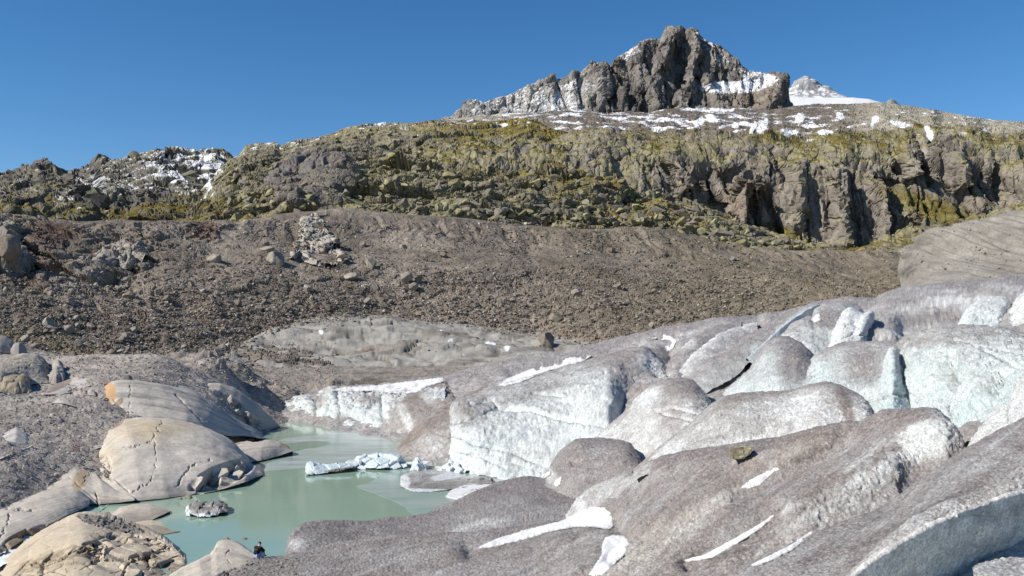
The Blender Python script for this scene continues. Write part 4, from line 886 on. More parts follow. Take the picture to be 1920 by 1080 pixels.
ORB = (.42, .27, .15); REDB = (.21, .135, .11)
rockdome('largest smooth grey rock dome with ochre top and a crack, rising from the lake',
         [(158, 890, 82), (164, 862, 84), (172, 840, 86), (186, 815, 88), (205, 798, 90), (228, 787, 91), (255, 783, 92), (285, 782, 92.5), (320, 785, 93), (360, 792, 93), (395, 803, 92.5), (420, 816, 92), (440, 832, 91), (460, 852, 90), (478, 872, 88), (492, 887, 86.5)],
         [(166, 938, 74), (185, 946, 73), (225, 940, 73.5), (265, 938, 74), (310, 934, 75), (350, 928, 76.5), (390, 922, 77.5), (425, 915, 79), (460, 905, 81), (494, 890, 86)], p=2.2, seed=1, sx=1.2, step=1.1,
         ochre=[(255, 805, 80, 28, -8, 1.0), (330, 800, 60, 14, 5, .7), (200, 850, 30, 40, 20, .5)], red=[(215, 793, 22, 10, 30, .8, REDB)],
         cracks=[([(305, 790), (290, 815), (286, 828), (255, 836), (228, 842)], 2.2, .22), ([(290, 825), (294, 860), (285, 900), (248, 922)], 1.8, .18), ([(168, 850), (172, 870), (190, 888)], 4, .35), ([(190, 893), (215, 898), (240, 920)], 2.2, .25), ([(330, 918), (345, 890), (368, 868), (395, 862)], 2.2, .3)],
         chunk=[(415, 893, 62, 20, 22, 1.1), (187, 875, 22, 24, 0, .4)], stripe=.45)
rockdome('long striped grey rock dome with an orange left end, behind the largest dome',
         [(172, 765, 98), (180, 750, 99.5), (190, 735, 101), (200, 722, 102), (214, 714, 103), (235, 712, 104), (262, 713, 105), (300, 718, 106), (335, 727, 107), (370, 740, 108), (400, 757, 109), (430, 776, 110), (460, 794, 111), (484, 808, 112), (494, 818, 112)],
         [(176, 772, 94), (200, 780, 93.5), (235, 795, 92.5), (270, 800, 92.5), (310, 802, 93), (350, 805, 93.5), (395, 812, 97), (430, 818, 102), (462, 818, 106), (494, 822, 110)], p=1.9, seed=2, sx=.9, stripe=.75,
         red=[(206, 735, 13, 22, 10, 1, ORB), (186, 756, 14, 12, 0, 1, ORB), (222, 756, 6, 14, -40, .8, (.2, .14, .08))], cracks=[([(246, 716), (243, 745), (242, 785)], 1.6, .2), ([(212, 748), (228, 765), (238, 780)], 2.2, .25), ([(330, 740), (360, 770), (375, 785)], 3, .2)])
rockdome('narrow grey rock rib behind the long striped dome', [(284, 712, 112), (292, 706, 113), (312, 709, 114), (340, 716, 115), (368, 728, 115.5), (395, 745, 116), (420, 762, 116), (450, 785, 116)],
         [(284, 720, 109), (320, 730, 108.5), (360, 745, 109), (400, 765, 110), (450, 800, 112)], p=1.8, seed=3, stripe=.8, dark=.25, red=[(350, 735, 14, 5, -30, .8, (.36, .30, .22))])
rockdome('steep grey rock dome at the far corner of the left shore', [(362, 732, 118), (370, 722, 119), (395, 718, 120), (415, 719, 121), (440, 728, 122), (462, 742, 122.5), (485, 760, 123), (505, 779, 124), (518, 793, 125), (524, 800, 125.5)],
         [(362, 745, 113), (395, 765, 113), (430, 790, 113), (465, 806, 115), (495, 806, 120), (524, 802, 124.5)], p=1.8, seed=4, stripe=.75, dark=.15, chunk=[(440, 765, 45, 14, -40, 1.0), (470, 795, 30, 14, -20, 1.0)])
rockdome('low striped rock whaleback lying on the water right of the largest dome', [(418, 845, 96), (430, 834, 97.5), (450, 828, 98.5), (478, 823, 99.5), (505, 823, 100), (525, 828, 100), (540, 836, 100), (549, 844, 99.5)],
         [(420, 868, 93), (455, 868, 93), (490, 863, 94.5), (520, 856, 97), (549, 846, 99)], p=2.0, seed=5, stripe=.85, dark=.12, red=[(437, 830, 16, 6, 10, .9, (.26, .18, .14)), (530, 832, 20, 5, -20, .5, (.36, .28, .18))], chunk=[(470, 822, 26, 6, 0, .6)])
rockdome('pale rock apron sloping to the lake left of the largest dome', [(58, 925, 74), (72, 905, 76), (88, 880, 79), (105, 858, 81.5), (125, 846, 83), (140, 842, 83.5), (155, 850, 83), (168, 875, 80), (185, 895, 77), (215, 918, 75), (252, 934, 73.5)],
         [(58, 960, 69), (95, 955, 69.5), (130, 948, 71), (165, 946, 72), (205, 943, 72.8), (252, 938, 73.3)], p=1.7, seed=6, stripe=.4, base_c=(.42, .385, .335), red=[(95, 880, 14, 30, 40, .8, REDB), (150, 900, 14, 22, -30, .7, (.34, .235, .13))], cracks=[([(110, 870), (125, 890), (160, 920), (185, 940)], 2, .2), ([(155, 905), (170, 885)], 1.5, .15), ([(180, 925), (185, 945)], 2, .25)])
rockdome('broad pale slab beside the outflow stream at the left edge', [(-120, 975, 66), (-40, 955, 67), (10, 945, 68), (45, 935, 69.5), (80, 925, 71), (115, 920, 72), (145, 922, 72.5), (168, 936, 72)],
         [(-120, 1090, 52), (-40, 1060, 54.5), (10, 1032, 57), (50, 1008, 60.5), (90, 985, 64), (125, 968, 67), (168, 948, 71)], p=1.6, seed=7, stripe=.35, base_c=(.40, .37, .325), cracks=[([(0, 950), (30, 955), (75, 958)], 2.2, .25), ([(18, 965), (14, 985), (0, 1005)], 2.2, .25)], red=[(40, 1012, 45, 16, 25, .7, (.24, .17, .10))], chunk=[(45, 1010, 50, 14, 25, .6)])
rockdome('flat pale rock awash in the green water, upper of two', [(204, 975, 67.5), (212, 962, 69), (225, 951, 70), (250, 946, 70.8), (280, 945, 71), (305, 952, 70.5), (319, 958, 70)], [(205, 985, 65.5), (235, 984, 65.7), (270, 980, 66.2), (300, 968, 68), (319, 960, 69.5)], p=1.6, seed=8, stripe=.3, base_c=(.38, .34, .29))
rockdome('flat pale rock awash in the green water, lower of two', [(238, 990, 65), (255, 981, 66), (285, 977, 66.5), (315, 984, 66), (337, 993, 64.5)], [(240, 1000, 62.8), (275, 1003, 62.5), (310, 1000, 62.8), (337, 996, 63.5)], p=1.6, seed=9, stripe=.3, base_c=(.41, .36, .28))
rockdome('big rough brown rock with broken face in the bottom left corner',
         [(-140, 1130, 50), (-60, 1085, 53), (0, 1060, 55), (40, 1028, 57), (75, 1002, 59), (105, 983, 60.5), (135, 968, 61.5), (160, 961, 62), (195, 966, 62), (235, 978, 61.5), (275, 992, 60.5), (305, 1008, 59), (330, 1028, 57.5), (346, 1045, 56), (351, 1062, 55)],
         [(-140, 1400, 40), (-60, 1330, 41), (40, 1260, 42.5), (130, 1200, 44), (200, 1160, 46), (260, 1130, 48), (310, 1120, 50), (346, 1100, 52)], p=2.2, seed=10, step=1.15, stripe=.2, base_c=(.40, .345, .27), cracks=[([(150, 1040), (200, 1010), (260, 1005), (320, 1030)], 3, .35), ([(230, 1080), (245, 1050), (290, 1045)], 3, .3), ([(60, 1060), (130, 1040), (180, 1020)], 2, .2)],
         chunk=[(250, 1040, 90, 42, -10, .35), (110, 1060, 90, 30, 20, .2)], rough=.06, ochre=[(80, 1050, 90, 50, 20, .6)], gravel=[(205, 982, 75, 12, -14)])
rockdome('pale slab at the water where the seated person rests', [(318, 1085, 51), (345, 1068, 53), (375, 1055, 54), (396, 1045, 55.5), (404, 1030, 57), (409, 1018, 58.5), (418, 1014, 59), (436, 1016, 59), (455, 1025, 58), (472, 1036, 57), (486, 1046, 56)],
         [(318, 1130, 47), (360, 1120, 48), (400, 1110, 49), (440, 1090, 51), (470, 1068, 53), (486, 1056, 54.5)], p=1.7, seed=11, stripe=.3, base_c=(.43, .39, .33), cracks=[([(430, 1030), (424, 1045), (432, 1055)], 1.5, .12)], gravel=[(430, 1085, 50, 18, 20)])
rockdome('rounded boulder-like outcrop with layered face at the left edge', [(-60, 700, 110), (-10, 672, 113), (20, 668, 114), (45, 662, 115), (70, 664, 115), (86, 674, 114), (94, 690, 112), (95, 708, 109)], [(-60, 745, 98), (0, 735, 99), (50, 722, 101), (95, 716, 103)], p=2.4, seed=12, snap=True, stripe=.6, rough=.15, base_c=(.33, .295, .25))
rockdome('square brown block low at the left edge', [(0, 716, 100), (8, 706, 101), (25, 703, 101.5), (45, 702, 101.5), (56, 708, 101), (58, 725, 99)], [(0, 738, 96), (30, 738, 95.5), (58, 735, 96)], p=3, seed=13, snap=True, stripe=.2, rough=.2, base_c=(.27, .225, .16))
rockdome('rounded stone at the very left edge below the outcrop', [(-30, 722, 99), (-8, 709, 101), (8, 712, 100.5), (14, 728, 98)], [(-30, 738, 95), (0, 736, 95), (14, 735, 95.5)], p=2.6, seed=14, snap=True, stripe=.2, base_c=(.29, .26, .21))
rockdome('grey rounded boulder on top of the left edge outcrop', [(20, 655, 120), (26, 645, 121), (36, 642, 121.5), (47, 648, 121), (51, 660, 119.5)], [(20, 664, 118), (36, 668, 117), (51, 664, 118)], p=2.6, seed=15, snap=True, stripe=.3, base_c=(.25, .23, .21))
rockdome('pale weathered slab above the grey boulder at the left edge', [(-40, 640, 125), (-5, 627, 127), (12, 630, 127), (24, 640, 125.5), (28, 652, 124)], [(-40, 668, 119), (0, 664, 119), (28, 660, 121)], p=2.0, seed=16, snap=True, stripe=.5, base_c=(.33, .30, .26))
rockdome('jumbled grey block right of the layered outcrop', [(92, 705, 108), (98, 692, 110), (106, 685, 111), (116, 690, 110), (121, 700, 108.5)], [(92, 718, 105), (106, 720, 104.5), (121, 712, 106)], p=2.4, seed=17, snap=True, stripe=.2, rough=.3, base_c=(.27, .25, .23))
rockdome('small leaning slab between gravel and the layered outcrop', [(98, 683, 113), (102, 674, 114), (110, 672, 114.5), (118, 682, 113.5), (120, 692, 112)], [(98, 694, 111), (110, 698, 110), (120, 697, 110.5)], p=2.2, seed=18, snap=True, stripe=.2, base_c=(.30, .275, .25))
rockdome('flat white and brown slab half buried in the gravel', [(78, 738, 93), (95, 724, 96), (120, 714, 98), (150, 706, 100), (163, 708, 100), (170, 720, 98)], [(80, 740, 92), (112, 739, 92), (135, 735, 93), (170, 722, 97)], p=1.3, seed=19, snap=True, stripe=.3, base_c=(.45, .42, .38), red=[(105, 724, 34, 9, 22, .9, (.25, .19, .16))])
rockdome('thin pale ledge of rock showing through the gravel', [(98, 752, 90), (112, 747, 91), (130, 752, 90.5), (142, 760, 89)], [(98, 755, 89), (120, 758, 88.5), (142, 764, 87.5)], p=1.5, seed=20, snap=True, base_c=(.40, .38, .35))
rockdome('white-topped slab with a red-brown corner in the gravel', [(128, 838, 81), (138, 822, 83), (150, 814, 84.5), (175, 813, 85), (192, 815, 85), (200, 826, 83.5)], [(128, 844, 79.5), (160, 846, 79.5), (200, 836, 81)], p=1.6, seed=21, snap=True, base_c=(.43, .41, .38), red=[(145, 836, 20, 14, 0, 1, REDB)])
rockdome('pale stepped slab at the left edge among gravel', [(-60, 845, 76), (-10, 815, 79), (15, 803, 81), (32, 800, 81.5), (50, 812, 80.5), (60, 826, 79)], [(-60, 880, 70), (0, 862, 72.5), (25, 850, 74), (60, 836, 76.5)], p=1.8, seed=22, snap=True, base_c=(.41, .39, .36), cracks=[([(0, 832), (30, 838), (58, 828)], 2, .25)])
rockdome('rounded pale stone at the left edge below the stepped slab', [(-40, 892, 70), (-5, 876, 72), (18, 875, 72), (30, 884, 71), (34, 894, 70)], [(-40, 910, 67), (0, 906, 67.5), (34, 898, 69)], p=2.4, seed=23, snap=True, base_c=(.36, .33, .28))
rockdome('small pale tip of rock in the gravel above the orange-ended dome', [(164, 735, 98), (170, 730, 99), (178, 733, 99), (180, 740, 98)], [(164, 740, 97), (180, 742, 97)], p=1.4, seed=24, snap=True, base_c=(.44, .40, .36))
rockdome('dark flat stone lying above the crest of the striped dome', [(226, 712, 106), (232, 705, 107), (242, 703, 107.5), (249, 710, 107)], [(226, 714, 105), (249, 714, 105)], p=2, seed=25, snap=True, base_c=(.17, .155, .14), cat='stone', name='stone')

rockdome('jagged pale rock outcrop with a dark shaded foot on the left part of the moraine', [(78, 525, 236), (88, 500, 242), (110, 484, 246), (140, 474, 250), (170, 462, 254), (205, 455, 258), (245, 452, 262), (275, 460, 262), (290, 475, 260)],
         [(84, 530, 226), (105, 534, 226), (135, 520, 230), (170, 514, 234), (210, 514, 238), (245, 500, 244), (275, 490, 250), (290, 482, 254)], p=1.6, bs=4.5, rough=1.0, seed=31, base_c=(.25, .225, .195), stripe=.3, key='mor')
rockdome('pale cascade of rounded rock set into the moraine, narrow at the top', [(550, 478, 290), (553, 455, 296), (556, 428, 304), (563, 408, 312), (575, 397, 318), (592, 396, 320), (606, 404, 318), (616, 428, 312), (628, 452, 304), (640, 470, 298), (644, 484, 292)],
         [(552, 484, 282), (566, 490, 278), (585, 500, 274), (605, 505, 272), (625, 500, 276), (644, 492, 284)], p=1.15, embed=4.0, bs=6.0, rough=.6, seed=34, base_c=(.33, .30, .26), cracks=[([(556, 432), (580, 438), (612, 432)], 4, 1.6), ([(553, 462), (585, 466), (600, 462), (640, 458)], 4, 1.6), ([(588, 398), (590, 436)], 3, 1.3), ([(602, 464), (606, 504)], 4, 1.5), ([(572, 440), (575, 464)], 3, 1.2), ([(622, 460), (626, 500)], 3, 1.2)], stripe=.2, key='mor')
rockdome('dark brown crumbling rock wall at the far left edge of the moraine', [(-120, 420, 250), (-40, 418, 252), (5, 420, 255), (30, 428, 256), (52, 445, 256), (62, 470, 252), (64, 500, 246)],
         [(-120, 570, 205), (-40, 566, 208), (0, 560, 212), (30, 545, 218), (50, 525, 226), (64, 505, 232)], p=1.5, bs=5, rough=1.0, seed=32, base_c=(.19, .165, .14), stripe=.2, key='mor')

rockdome('dark grey cliff of vertical slabs on the left half of the hillside', [(492, 400, 560), (497, 360, 600), (503, 318, 640), (515, 304, 650), (545, 296, 655), (575, 288, 660), (610, 291, 660), (640, 296, 662), (668, 300, 665), (700, 300, 670), (735, 304, 675)],
         [(494, 410, 520), (515, 408, 525), (545, 396, 535), (580, 384, 545), (615, 370, 560), (650, 352, 590), (690, 335, 620), (735, 318, 650)], p=1.5, bs=9, rough=.8, seed=33, base_c=(.125, .112, .105), stripe=.5, key='hill', back=60, vert=.25)

# ------------------------------------------------------------------ lake, outflow stream
def lake_mat():
    m = bpy.data.materials.new("meltwater"); m.use_nodes = True
    nt = m.node_tree; N = nt.nodes; L = nt.links; b = N["Principled BSDF"]
    geo = N.new("ShaderNodeNewGeometry")
    n = N.new("ShaderNodeTexNoise"); n.inputs["Scale"].default_value = .09; n.inputs["Detail"].default_value = 4
    L.new(geo.outputs["Position"], n.inputs["Vector"])
    r = N.new("ShaderNodeValToRGB"); r.color_ramp.elements[0].position = .35; r.color_ramp.elements[1].position = .65
    r.color_ramp.elements[0].color = (.20, .30, .23, 1); r.color_ramp.elements[1].color = (.235, .33, .265, 1)
    L.new(n.outputs[0], r.inputs[0]); L.new(r.outputs[0], b.inputs["Base Color"])
    b.inputs["Roughness"].default_value = .07; b.inputs["IOR"].default_value = 1.33
    w = N.new("ShaderNodeTexNoise"); w.inputs["Scale"].default_value = 1.3; w.inputs["Detail"].default_value = 3
    mp = N.new("ShaderNodeMapping"); mp.inputs["Scale"].default_value = (.35, 1, 1)
    L.new(geo.outputs["Position"], mp.inputs[0]); L.new(mp.outputs[0], w.inputs["Vector"])
    bp = N.new("ShaderNodeBump"); bp.inputs["Strength"].default_value = .22; bp.inputs["Distance"].default_value = .03
    L.new(w.outputs[0], bp.inputs["Height"]); L.new(bp.outputs[0], b.inputs["Normal"])
    return m
V = []; lx = np.linspace(-36, 30, 12); ly = np.linspace(40, 175, 12)
LX, LY = np.meshgrid(lx, ly)
lk = new_obj('lake', mesh_from('lake', np.stack([LX, LY, 0 * LX], -1).reshape(-1, 3), grid_faces(12, 12)), lake_mat())
tag(lk, 'milky green glacial lake', kind='structure')

def poly_slab(name, pts, thick, mat, z=0.0, parent=None, col=None, n=180, wob=.25, seed=0):
    """a thin floating slab whose outline is given in picture points on the water"""
    p = np.array(pts + pts[:1], float)
    q = resample([(a, b, 0) for a, b in p], n)[:-1]
    d = at_z(q[:, 0], q[:, 1], z)
    O = unproj(q[:, 0], q[:, 1], d)
    O[:, :2] += np.stack([perlin(O / .9, 400 + seed), perlin(O / .9, 401 + seed)], 1) * wob
    from mathutils.geometry import tessellate_polygon
    m = len(O)
    top = O.copy(); top[:, 2] = z + thick; bot = O.copy(); bot[:, 2] = z - .05
    A = np.concatenate([top, bot])
    tri = tessellate_polygon([[Vector((v[0], v[1], 0)) for v in O]])
    Fs = []
    for t_ in tri:
        a_, b_, c_ = (O[k] for k in t_)
        Fs.append(tuple(t_) if (b_[0] - a_[0]) * (c_[1] - a_[1]) - (b_[1] - a_[1]) * (c_[0] - a_[0]) > 0 else tuple(t_[::-1]))
    Fs += [(i, (i + 1) % m, m + (i + 1) % m, m + i) for i in range(m)]
    me = bpy.data.meshes.new(name)
    me.from_pydata([tuple(v) for v in A], [], Fs)
    if col is not None:
        ca = me.color_attributes.new("Col", 'FLOAT_COLOR', 'POINT')
        ca.data.foreach_set("color", np.tile((*col, 1), len(A)).astype(f32))
    zadd('ice', A)
    return new_obj(name, me, mat, parent)

def film_mat(name, c0, c1, rough):
    m = bpy.data.materials.new(name); m.use_nodes = True
    nt = m.node_tree; N = nt.nodes; L = nt.links; b = N["Principled BSDF"]
    geo = N.new("ShaderNodeNewGeometry")
    mp = N.new("ShaderNodeMapping"); mp.inputs["Scale"].default_value = (.16, .5, 1); mp.inputs["Rotation"].default_value = (0, 0, .3)
    L.new(geo.outputs["Position"], mp.inputs[0])
    n = N.new("ShaderNodeTexNoise"); n.inputs["Scale"].default_value = 1; n.inputs["Detail"].default_value = 5; n.inputs["Roughness"].default_value = .6
    n.inputs["Distortion"].default_value = .6
    L.new(mp.outputs[0], n.inputs["Vector"])
    r = N.new("ShaderNodeValToRGB"); r.color_ramp.elements[0].position = .35; r.color_ramp.elements[1].position = .68
    r.color_ramp.elements[0].color = (*c0, 1); r.color_ramp.elements[1].color = (*c1, 1)
    L.new(n.outputs[0], r.inputs[0]); L.new(r.outputs[0], b.inputs["Base Color"])
    b.inputs["Roughness"].default_value = rough
    return m
FILM = film_mat("thin_ice", (.25, .33, .29), (.42, .46, .445), .2)
FILM2 = film_mat("grey_thin_ice", (.22, .32, .27), (.34, .39, .37), .18)
tag(poly_slab('ice_film', [(505, 835), (530, 822), (600, 815), (640, 806), (690, 812), (735, 825), (748, 850), (780, 862), (700, 866), (640, 872), (570, 878), (490, 884), (497, 868), (540, 858), (555, 845), (600, 838), (640, 830), (600, 826)], .012, FILM, .002, seed=1),
    'grey film of thin ice on the green lake behind the floating ice blocks', 'ice film')
tag(poly_slab('ice_film', [(668, 912), (705, 900), (735, 880), (790, 870), (870, 880), (930, 895), (960, 905), (900, 935), (850, 960), (800, 975), (775, 968), (760, 950), (735, 938), (700, 925)], .012, FILM2, .002, seed=2),
    'grey-green film of thin ice between the floes and the near ice ridge', 'ice film')
tag(poly_slab('slush', [(836, 932), (850, 915), (880, 905), (925, 905), (925, 912), (905, 920), (900, 936), (870, 940)], .05, M['snow'], .02, seed=4), 'bright white slush beside the big dusty floe', 'slush')

# outflow
q = resample([(175, 946, 0), (150, 962, 0), (128, 978, 0), (100, 1000, 0), (62, 1014, 0), (20, 1034, 0), (-30, 1058, 0), (-90, 1090, 0)], 90)
zz = np.linspace(.04, .25, 90)
d = at_z(q[:, 0], q[:, 1], zz)
Cc = unproj(q[:, 0], q[:, 1], d)
T = np.gradient(Cc, axis=0); T[:, 2] = 0; T /= np.linalg.norm(T, axis=1, keepdims=True)
Nn = np.stack([-T[:, 1], T[:, 0], 0 * T[:, 0]], 1)
wv = np.linspace(-1, 1, 15)
G = Cc[None] + Nn[None] * (wv[:, None, None] * (1.25 + .3 * perlin(Cc / 2, 5)[None, :, None]))
s = Sheet(G); s.disp(s.f(fbm(s.P / .5, 3, 330, .6, 'billow') * .12 - .02))
fo = s.f(fbm(s.P * np.array([1, 1, 1]) / .7, 4, 331)) + np.linspace(-.35, .55, 90)[None]
tag(emit('stream', s, M['clean_ice'], mix((.20, .32, .25), (.78, .80, .80), sstep(-.2, .3, fo))), 'white-water outflow stream running between pale slabs at the lower left', kind='structure')

# ------------------------------------------------------------------ floating ice
def floe(label, crest, base, p=2.0, dirt=(.0, .0), seed=0, blk=.35, cell=1.1, bluek=.3, spots=(), back=None, name='ice_floe', group=None, white=(.56, .60, .61), hp=1.0, warm=0.0):
    s = hump(crest, base, p, .8, back, .6, hp)
    s.disp(s.f(blocks(s.P / cell, 350 + seed, 1., .3) * blk + fbm(s.P / .35, 3, 351 + seed, .5, 'ridge') * .05))
    n1 = s.f(fbm(s.P / .9, 3, 352 + seed)); n2 = s.f(fbm(s.P / .25, 3, 353 + seed))
    dd = dirt[0] + (dirt[1] - dirt[0]) * s.t + .35 * n1 + .25 * n2
    for cx, cy, rx, ry, a, val in spots: dd = dd + val * blob(s.px, s.py, cx, cy, rx, ry, a)
    c = mix(mix(white, (.34, .47, .50), np.clip(bluek + .5 * n1, 0, .8)), mix((.155, .135, .105), (.27, .245, .22), sstep(-.3, .3, n2)), sstep(.15, .7, dd))
    return tag(emit(name, s, M['clean_ice'], c, key='ice'), label, 'ice floe', group)
floe('long bluish ice block with a tall left end and a dark wet edge', [(574, 886, 87.6), (575, 868, 88.5), (580, 863, 89), (590, 866, 89.2), (606, 870, 89), (630, 869, 89), (655, 868, 89.3), (668, 872, 89)], [(575, 891, 86), (600, 888, 86.6), (630, 884, 87.5), (650, 880, 88.2), (668, 877, 88.8)], seed=1, p=2.5, spots=[(640, 880, 40, 3, 8, .9)], bluek=.40, blk=.16, cell=1.3)
floe('broad white heap of broken ice in the middle of the lake', [(646, 872, 90.6), (655, 862, 91.5), (672, 855, 92), (692, 852, 92.3), (712, 853, 92.3), (735, 854, 92), (750, 857, 91.6), (758, 866, 91), (763, 871, 90.5)], [(646, 874, 90.2), (680, 878, 89.8), (712, 881, 89.4), (735, 880, 89.6), (763, 873, 90.3)], seed=2, p=1.8, blk=.36, cell=1.0, bluek=.32)
floe('small pointed ice spire on a brown base', [(771, 885, 88), (774, 870, 89), (779, 858, 89.6), (783, 857, 89.6), (788, 866, 89.3), (796, 875, 89), (799, 880, 88.8)], [(771, 889, 87), (785, 890, 87), (799, 884, 88)], seed=3, p=2, spots=[(785, 886, 14, 6, 0, 1.0)], blk=.25, cell=.7)
floe('brown dirty wedge of ice against the foot of the white wall', [(795, 872, 91.6), (812, 864, 92.2), (830, 857, 92.6), (842, 852, 92.6), (849, 858, 92), (851, 870, 91)], [(796, 875, 91), (825, 875, 91), (851, 873, 91)], seed=4, p=1.6, dirt=(.55, .55), blk=.15)
floe('white lumpy rubble ice below the tall wall', [(820, 884, 88.3), (832, 874, 89.3), (842, 868, 89.8), (858, 868, 89.8), (868, 873, 89.6), (880, 870, 89.6), (884, 878, 88.8)], [(820, 887, 87.6), (845, 890, 87), (865, 889, 87.2), (884, 883, 88)], seed=5, p=1.7, blk=.5, cell=.8, bluek=.15)
floe('big flat floe with a dusty grey back and white rim', [(750, 908, 81.5), (752, 898, 83.2), (762, 892, 84.5), (785, 886, 86), (805, 884, 86.8), (830, 886, 86.5), (855, 890, 85.8), (880, 897, 84.5), (900, 905, 82.5)], [(750, 912, 80.5), (775, 922, 78.2), (800, 923, 78), (835, 920, 78.6), (870, 915, 79.8), (900, 909, 81.4)], seed=6, p=2.4, blk=.06, cell=2, dirt=(.40, .75), bluek=.0, white=(.55, .56, .56), spots=[(815, 921, 90, 4, -2, -1.3), (840, 893, 35, 7, 10, -.5), (760, 905, 10, 14, 0, -.5)])
floe('dark wedge-shaped slab of dirty ice on the slush', [(866, 906, 82.6), (882, 898, 83.4), (900, 892, 84), (916, 893, 84), (924, 898, 83.2), (926, 905, 82)], [(866, 910, 81.2), (895, 911, 81), (926, 908, 81.6)], seed=7, p=1.8, dirt=(.55, .62), blk=.12)
floe('crumbly white lump of ice touching the near dark ridge', [(862, 938, 75), (868, 928, 76.3), (882, 921, 77.3), (900, 918, 77.7), (918, 916, 77.8), (930, 922, 76.8)], [(862, 942, 74.2), (890, 942, 74.2), (930, 932, 75.8)], seed=8, p=1.8, dirt=(.28, .1), blk=.3, cell=.6, bluek=0, white=(.52, .51, .49))
floe('lone brown dirty floe with a white rim, nearest the left slabs', [(347, 962, 69), (352, 950, 70), (358, 943, 70.6), (372, 941, 70.8), (392, 942, 70.8), (412, 941, 70.8), (422, 947, 70.2), (427, 957, 69.4)], [(348, 964, 68.5), (372, 968, 68), (395, 967, 68), (415, 963, 68.6), (427, 959, 69.2)], seed=9, p=3.0, dirt=(.75, .55), blk=.22, cell=.6, bluek=.0, spots=[(385, 966, 50, 3, 0, -1.2), (350, 956, 6, 10, 0, -1.0)])
for i, pts in enumerate([[(742, 872), (760, 868), (800, 866), (850, 874), (852, 880), (812, 876), (780, 874)], [(985, 899), (930, 890), (880, 882), (880, 886), (930, 896), (980, 905)]]):
    tag(poly_slab('ice_ledge', pts, .1, M['snow'], .02, seed=10 + i), ['thin white ledge of ice along the brown fin', 'thin white ledge of ice along the foot of the tall wall'][i], 'ice ledge')

# ------------------------------------------------------------------ boulders and scree
import bmesh
def ico(sub):
    bm = bmesh.new(); bmesh.ops.create_icosphere(bm, subdivisions=sub, radius=1.0)
    v = np.array([q.co[:] for q in bm.verts]); fc = np.array([[w.index for w in q.verts] for q in bm.faces]); bm.free()
    return v, fc
def rock_verts(v, seed, cuts=9, rnd=.12, lo=.45, hi=.8):
    r = np.random.default_rng(seed)
    v = v.copy()
    for k in range(cuts):                      # planes shave the ball into an angular block
        n = r.normal(size=3); n /= np.linalg.norm(n)
        h = r.uniform(lo, hi); d = v @ n
        v -= np.where(d > h, d - h, 0)[:, None] * n
    v *= (1 + rnd * fbm(v * 1.7 + seed, 3, seed))[:, None]
    v /= np.abs(v).max(0)
    return v
IV, IF = ico(4)
ROCKS = []
for k in range(7):
    vv = rock_verts(IV, 40 + k, 10, .10) + .02 * blocks(IV * 3 + k, 60 + k)[:, None] * IV
    ROCKS.append([mesh_from('boulder', vv, IF, None, True) for _ in range(2)])
    ROCKS[-1][0].materials.append(M['stone_pale']); ROCKS[-1][1].materials.append(M['stone_brown'])
def boulder(px, py, w, hgt, label, group=None, kind=None, tone=0, key='mor', rot=None, name='boulder', sink=.25):
    d = float(zget(key, [px], [py + hgt * .35])[0])
    if d > 1e8: return None
    p = unproj(px, py, d)
    o = bpy.data.objects.new(name, ROCKS[kind if kind is not None else rng.integers(0, 7)][tone])
    sx, sz = w / 2 / F * d, hgt / 2 / F * d
    o.location = (p[0], p[1] - sz * .15, p[2] - sz * .35)
    o.scale = (sx * 1.1, (sx + sz) * .6, sz * 1.3)
    o.rotation_euler = (random.uniform(-.25, .25), random.uniform(-.25, .25), random.uniform(-.5, .5) if rot is None else rot)
    COL.objects.link(o)
    return tag(o, label, 'boulder', group)

for px, py, w, h, lab, tone in [
    (518, 483, 34, 26, 'flat pale boulder left of the boulder cascade', 0), (505, 465, 30, 12, 'thin pale slab above the flat pale boulder on the moraine', 0), (405, 482, 30, 22, 'single pale boulder under the dark earth bank', 0),
    (695, 492, 20, 18, 'pale boulder on the moraine right of the boulder cascade', 0), (682, 456, 13, 14, 'dark pointed boulder on the moraine right of the boulder cascade', 1), (762, 520, 22, 22, 'pale split boulder in the middle of the scree', 0),
    (775, 537, 18, 16, 'pale boulder just below the split boulder', 0), (785, 520, 14, 18, 'grey boulder just right of the split boulder', 1), (577, 538, 16, 13, 'pale boulder alone on the lower moraine below the cascade', 0), (657, 516, 26, 13, 'flat pale boulder lying on the scree below the cascade', 0),
    (1158, 537, 20, 14, 'brown boulder on the right part of the scree', 1), (1042, 594, 28, 15, 'ochre-brown boulder above the striped bedrock', 1), (1025, 635, 30, 26, 'rounded grey boulder at the right end of the striped bedrock', 1), (250, 518, 22, 16, 'grey boulder below the pale rock outcrop at the left', 1),
    (15, 460, 40, 44, 'large brown block at the far left edge of the moraine', 1),
    (210, 663, 20, 16, 'dark bluish boulder in the grassy hollow left of the gravel mound', 1), (95, 612, 26, 16, 'pale boulder in the coarse rubble at the lower left', 0), (130, 618, 20, 18, 'rounded pale boulder right beside another in the coarse rubble', 0)]:
    boulder(px, py, w, h, lab, None, None, tone)
n_b = 0
LBL = ['pale boulder lying among the rubble on the brown moraine slope', 'brown boulder lying among the rubble on the brown moraine slope']
tries = 0
while n_b < 160 and tries < 6000:
    tries += 1
    px = rng.uniform(0, 1500); py = rng.uniform(440, 672)
    lowleft = (py > 540) * (px < 600) * 1.0
    if rng.random() > .12 + .75 * lowleft + .5 * (py > 560) * (px < 1250): continue
    d = float(zget('mor', [px], [py])[0])
    if d > 1e8 or d < 150: continue
    if px > 430 and py > 595 and px < 1060: continue
    w = (5 + 11 * rng.random() ** 3) * (1.0 + .35 * lowleft)
    tone = int(rng.random() < .5)
    if boulder(px, py, w, w * rng.uniform(.55, .9), LBL[tone], ['pale boulders on the moraine', 'brown boulders on the moraine'][tone], None, tone): n_b += 1

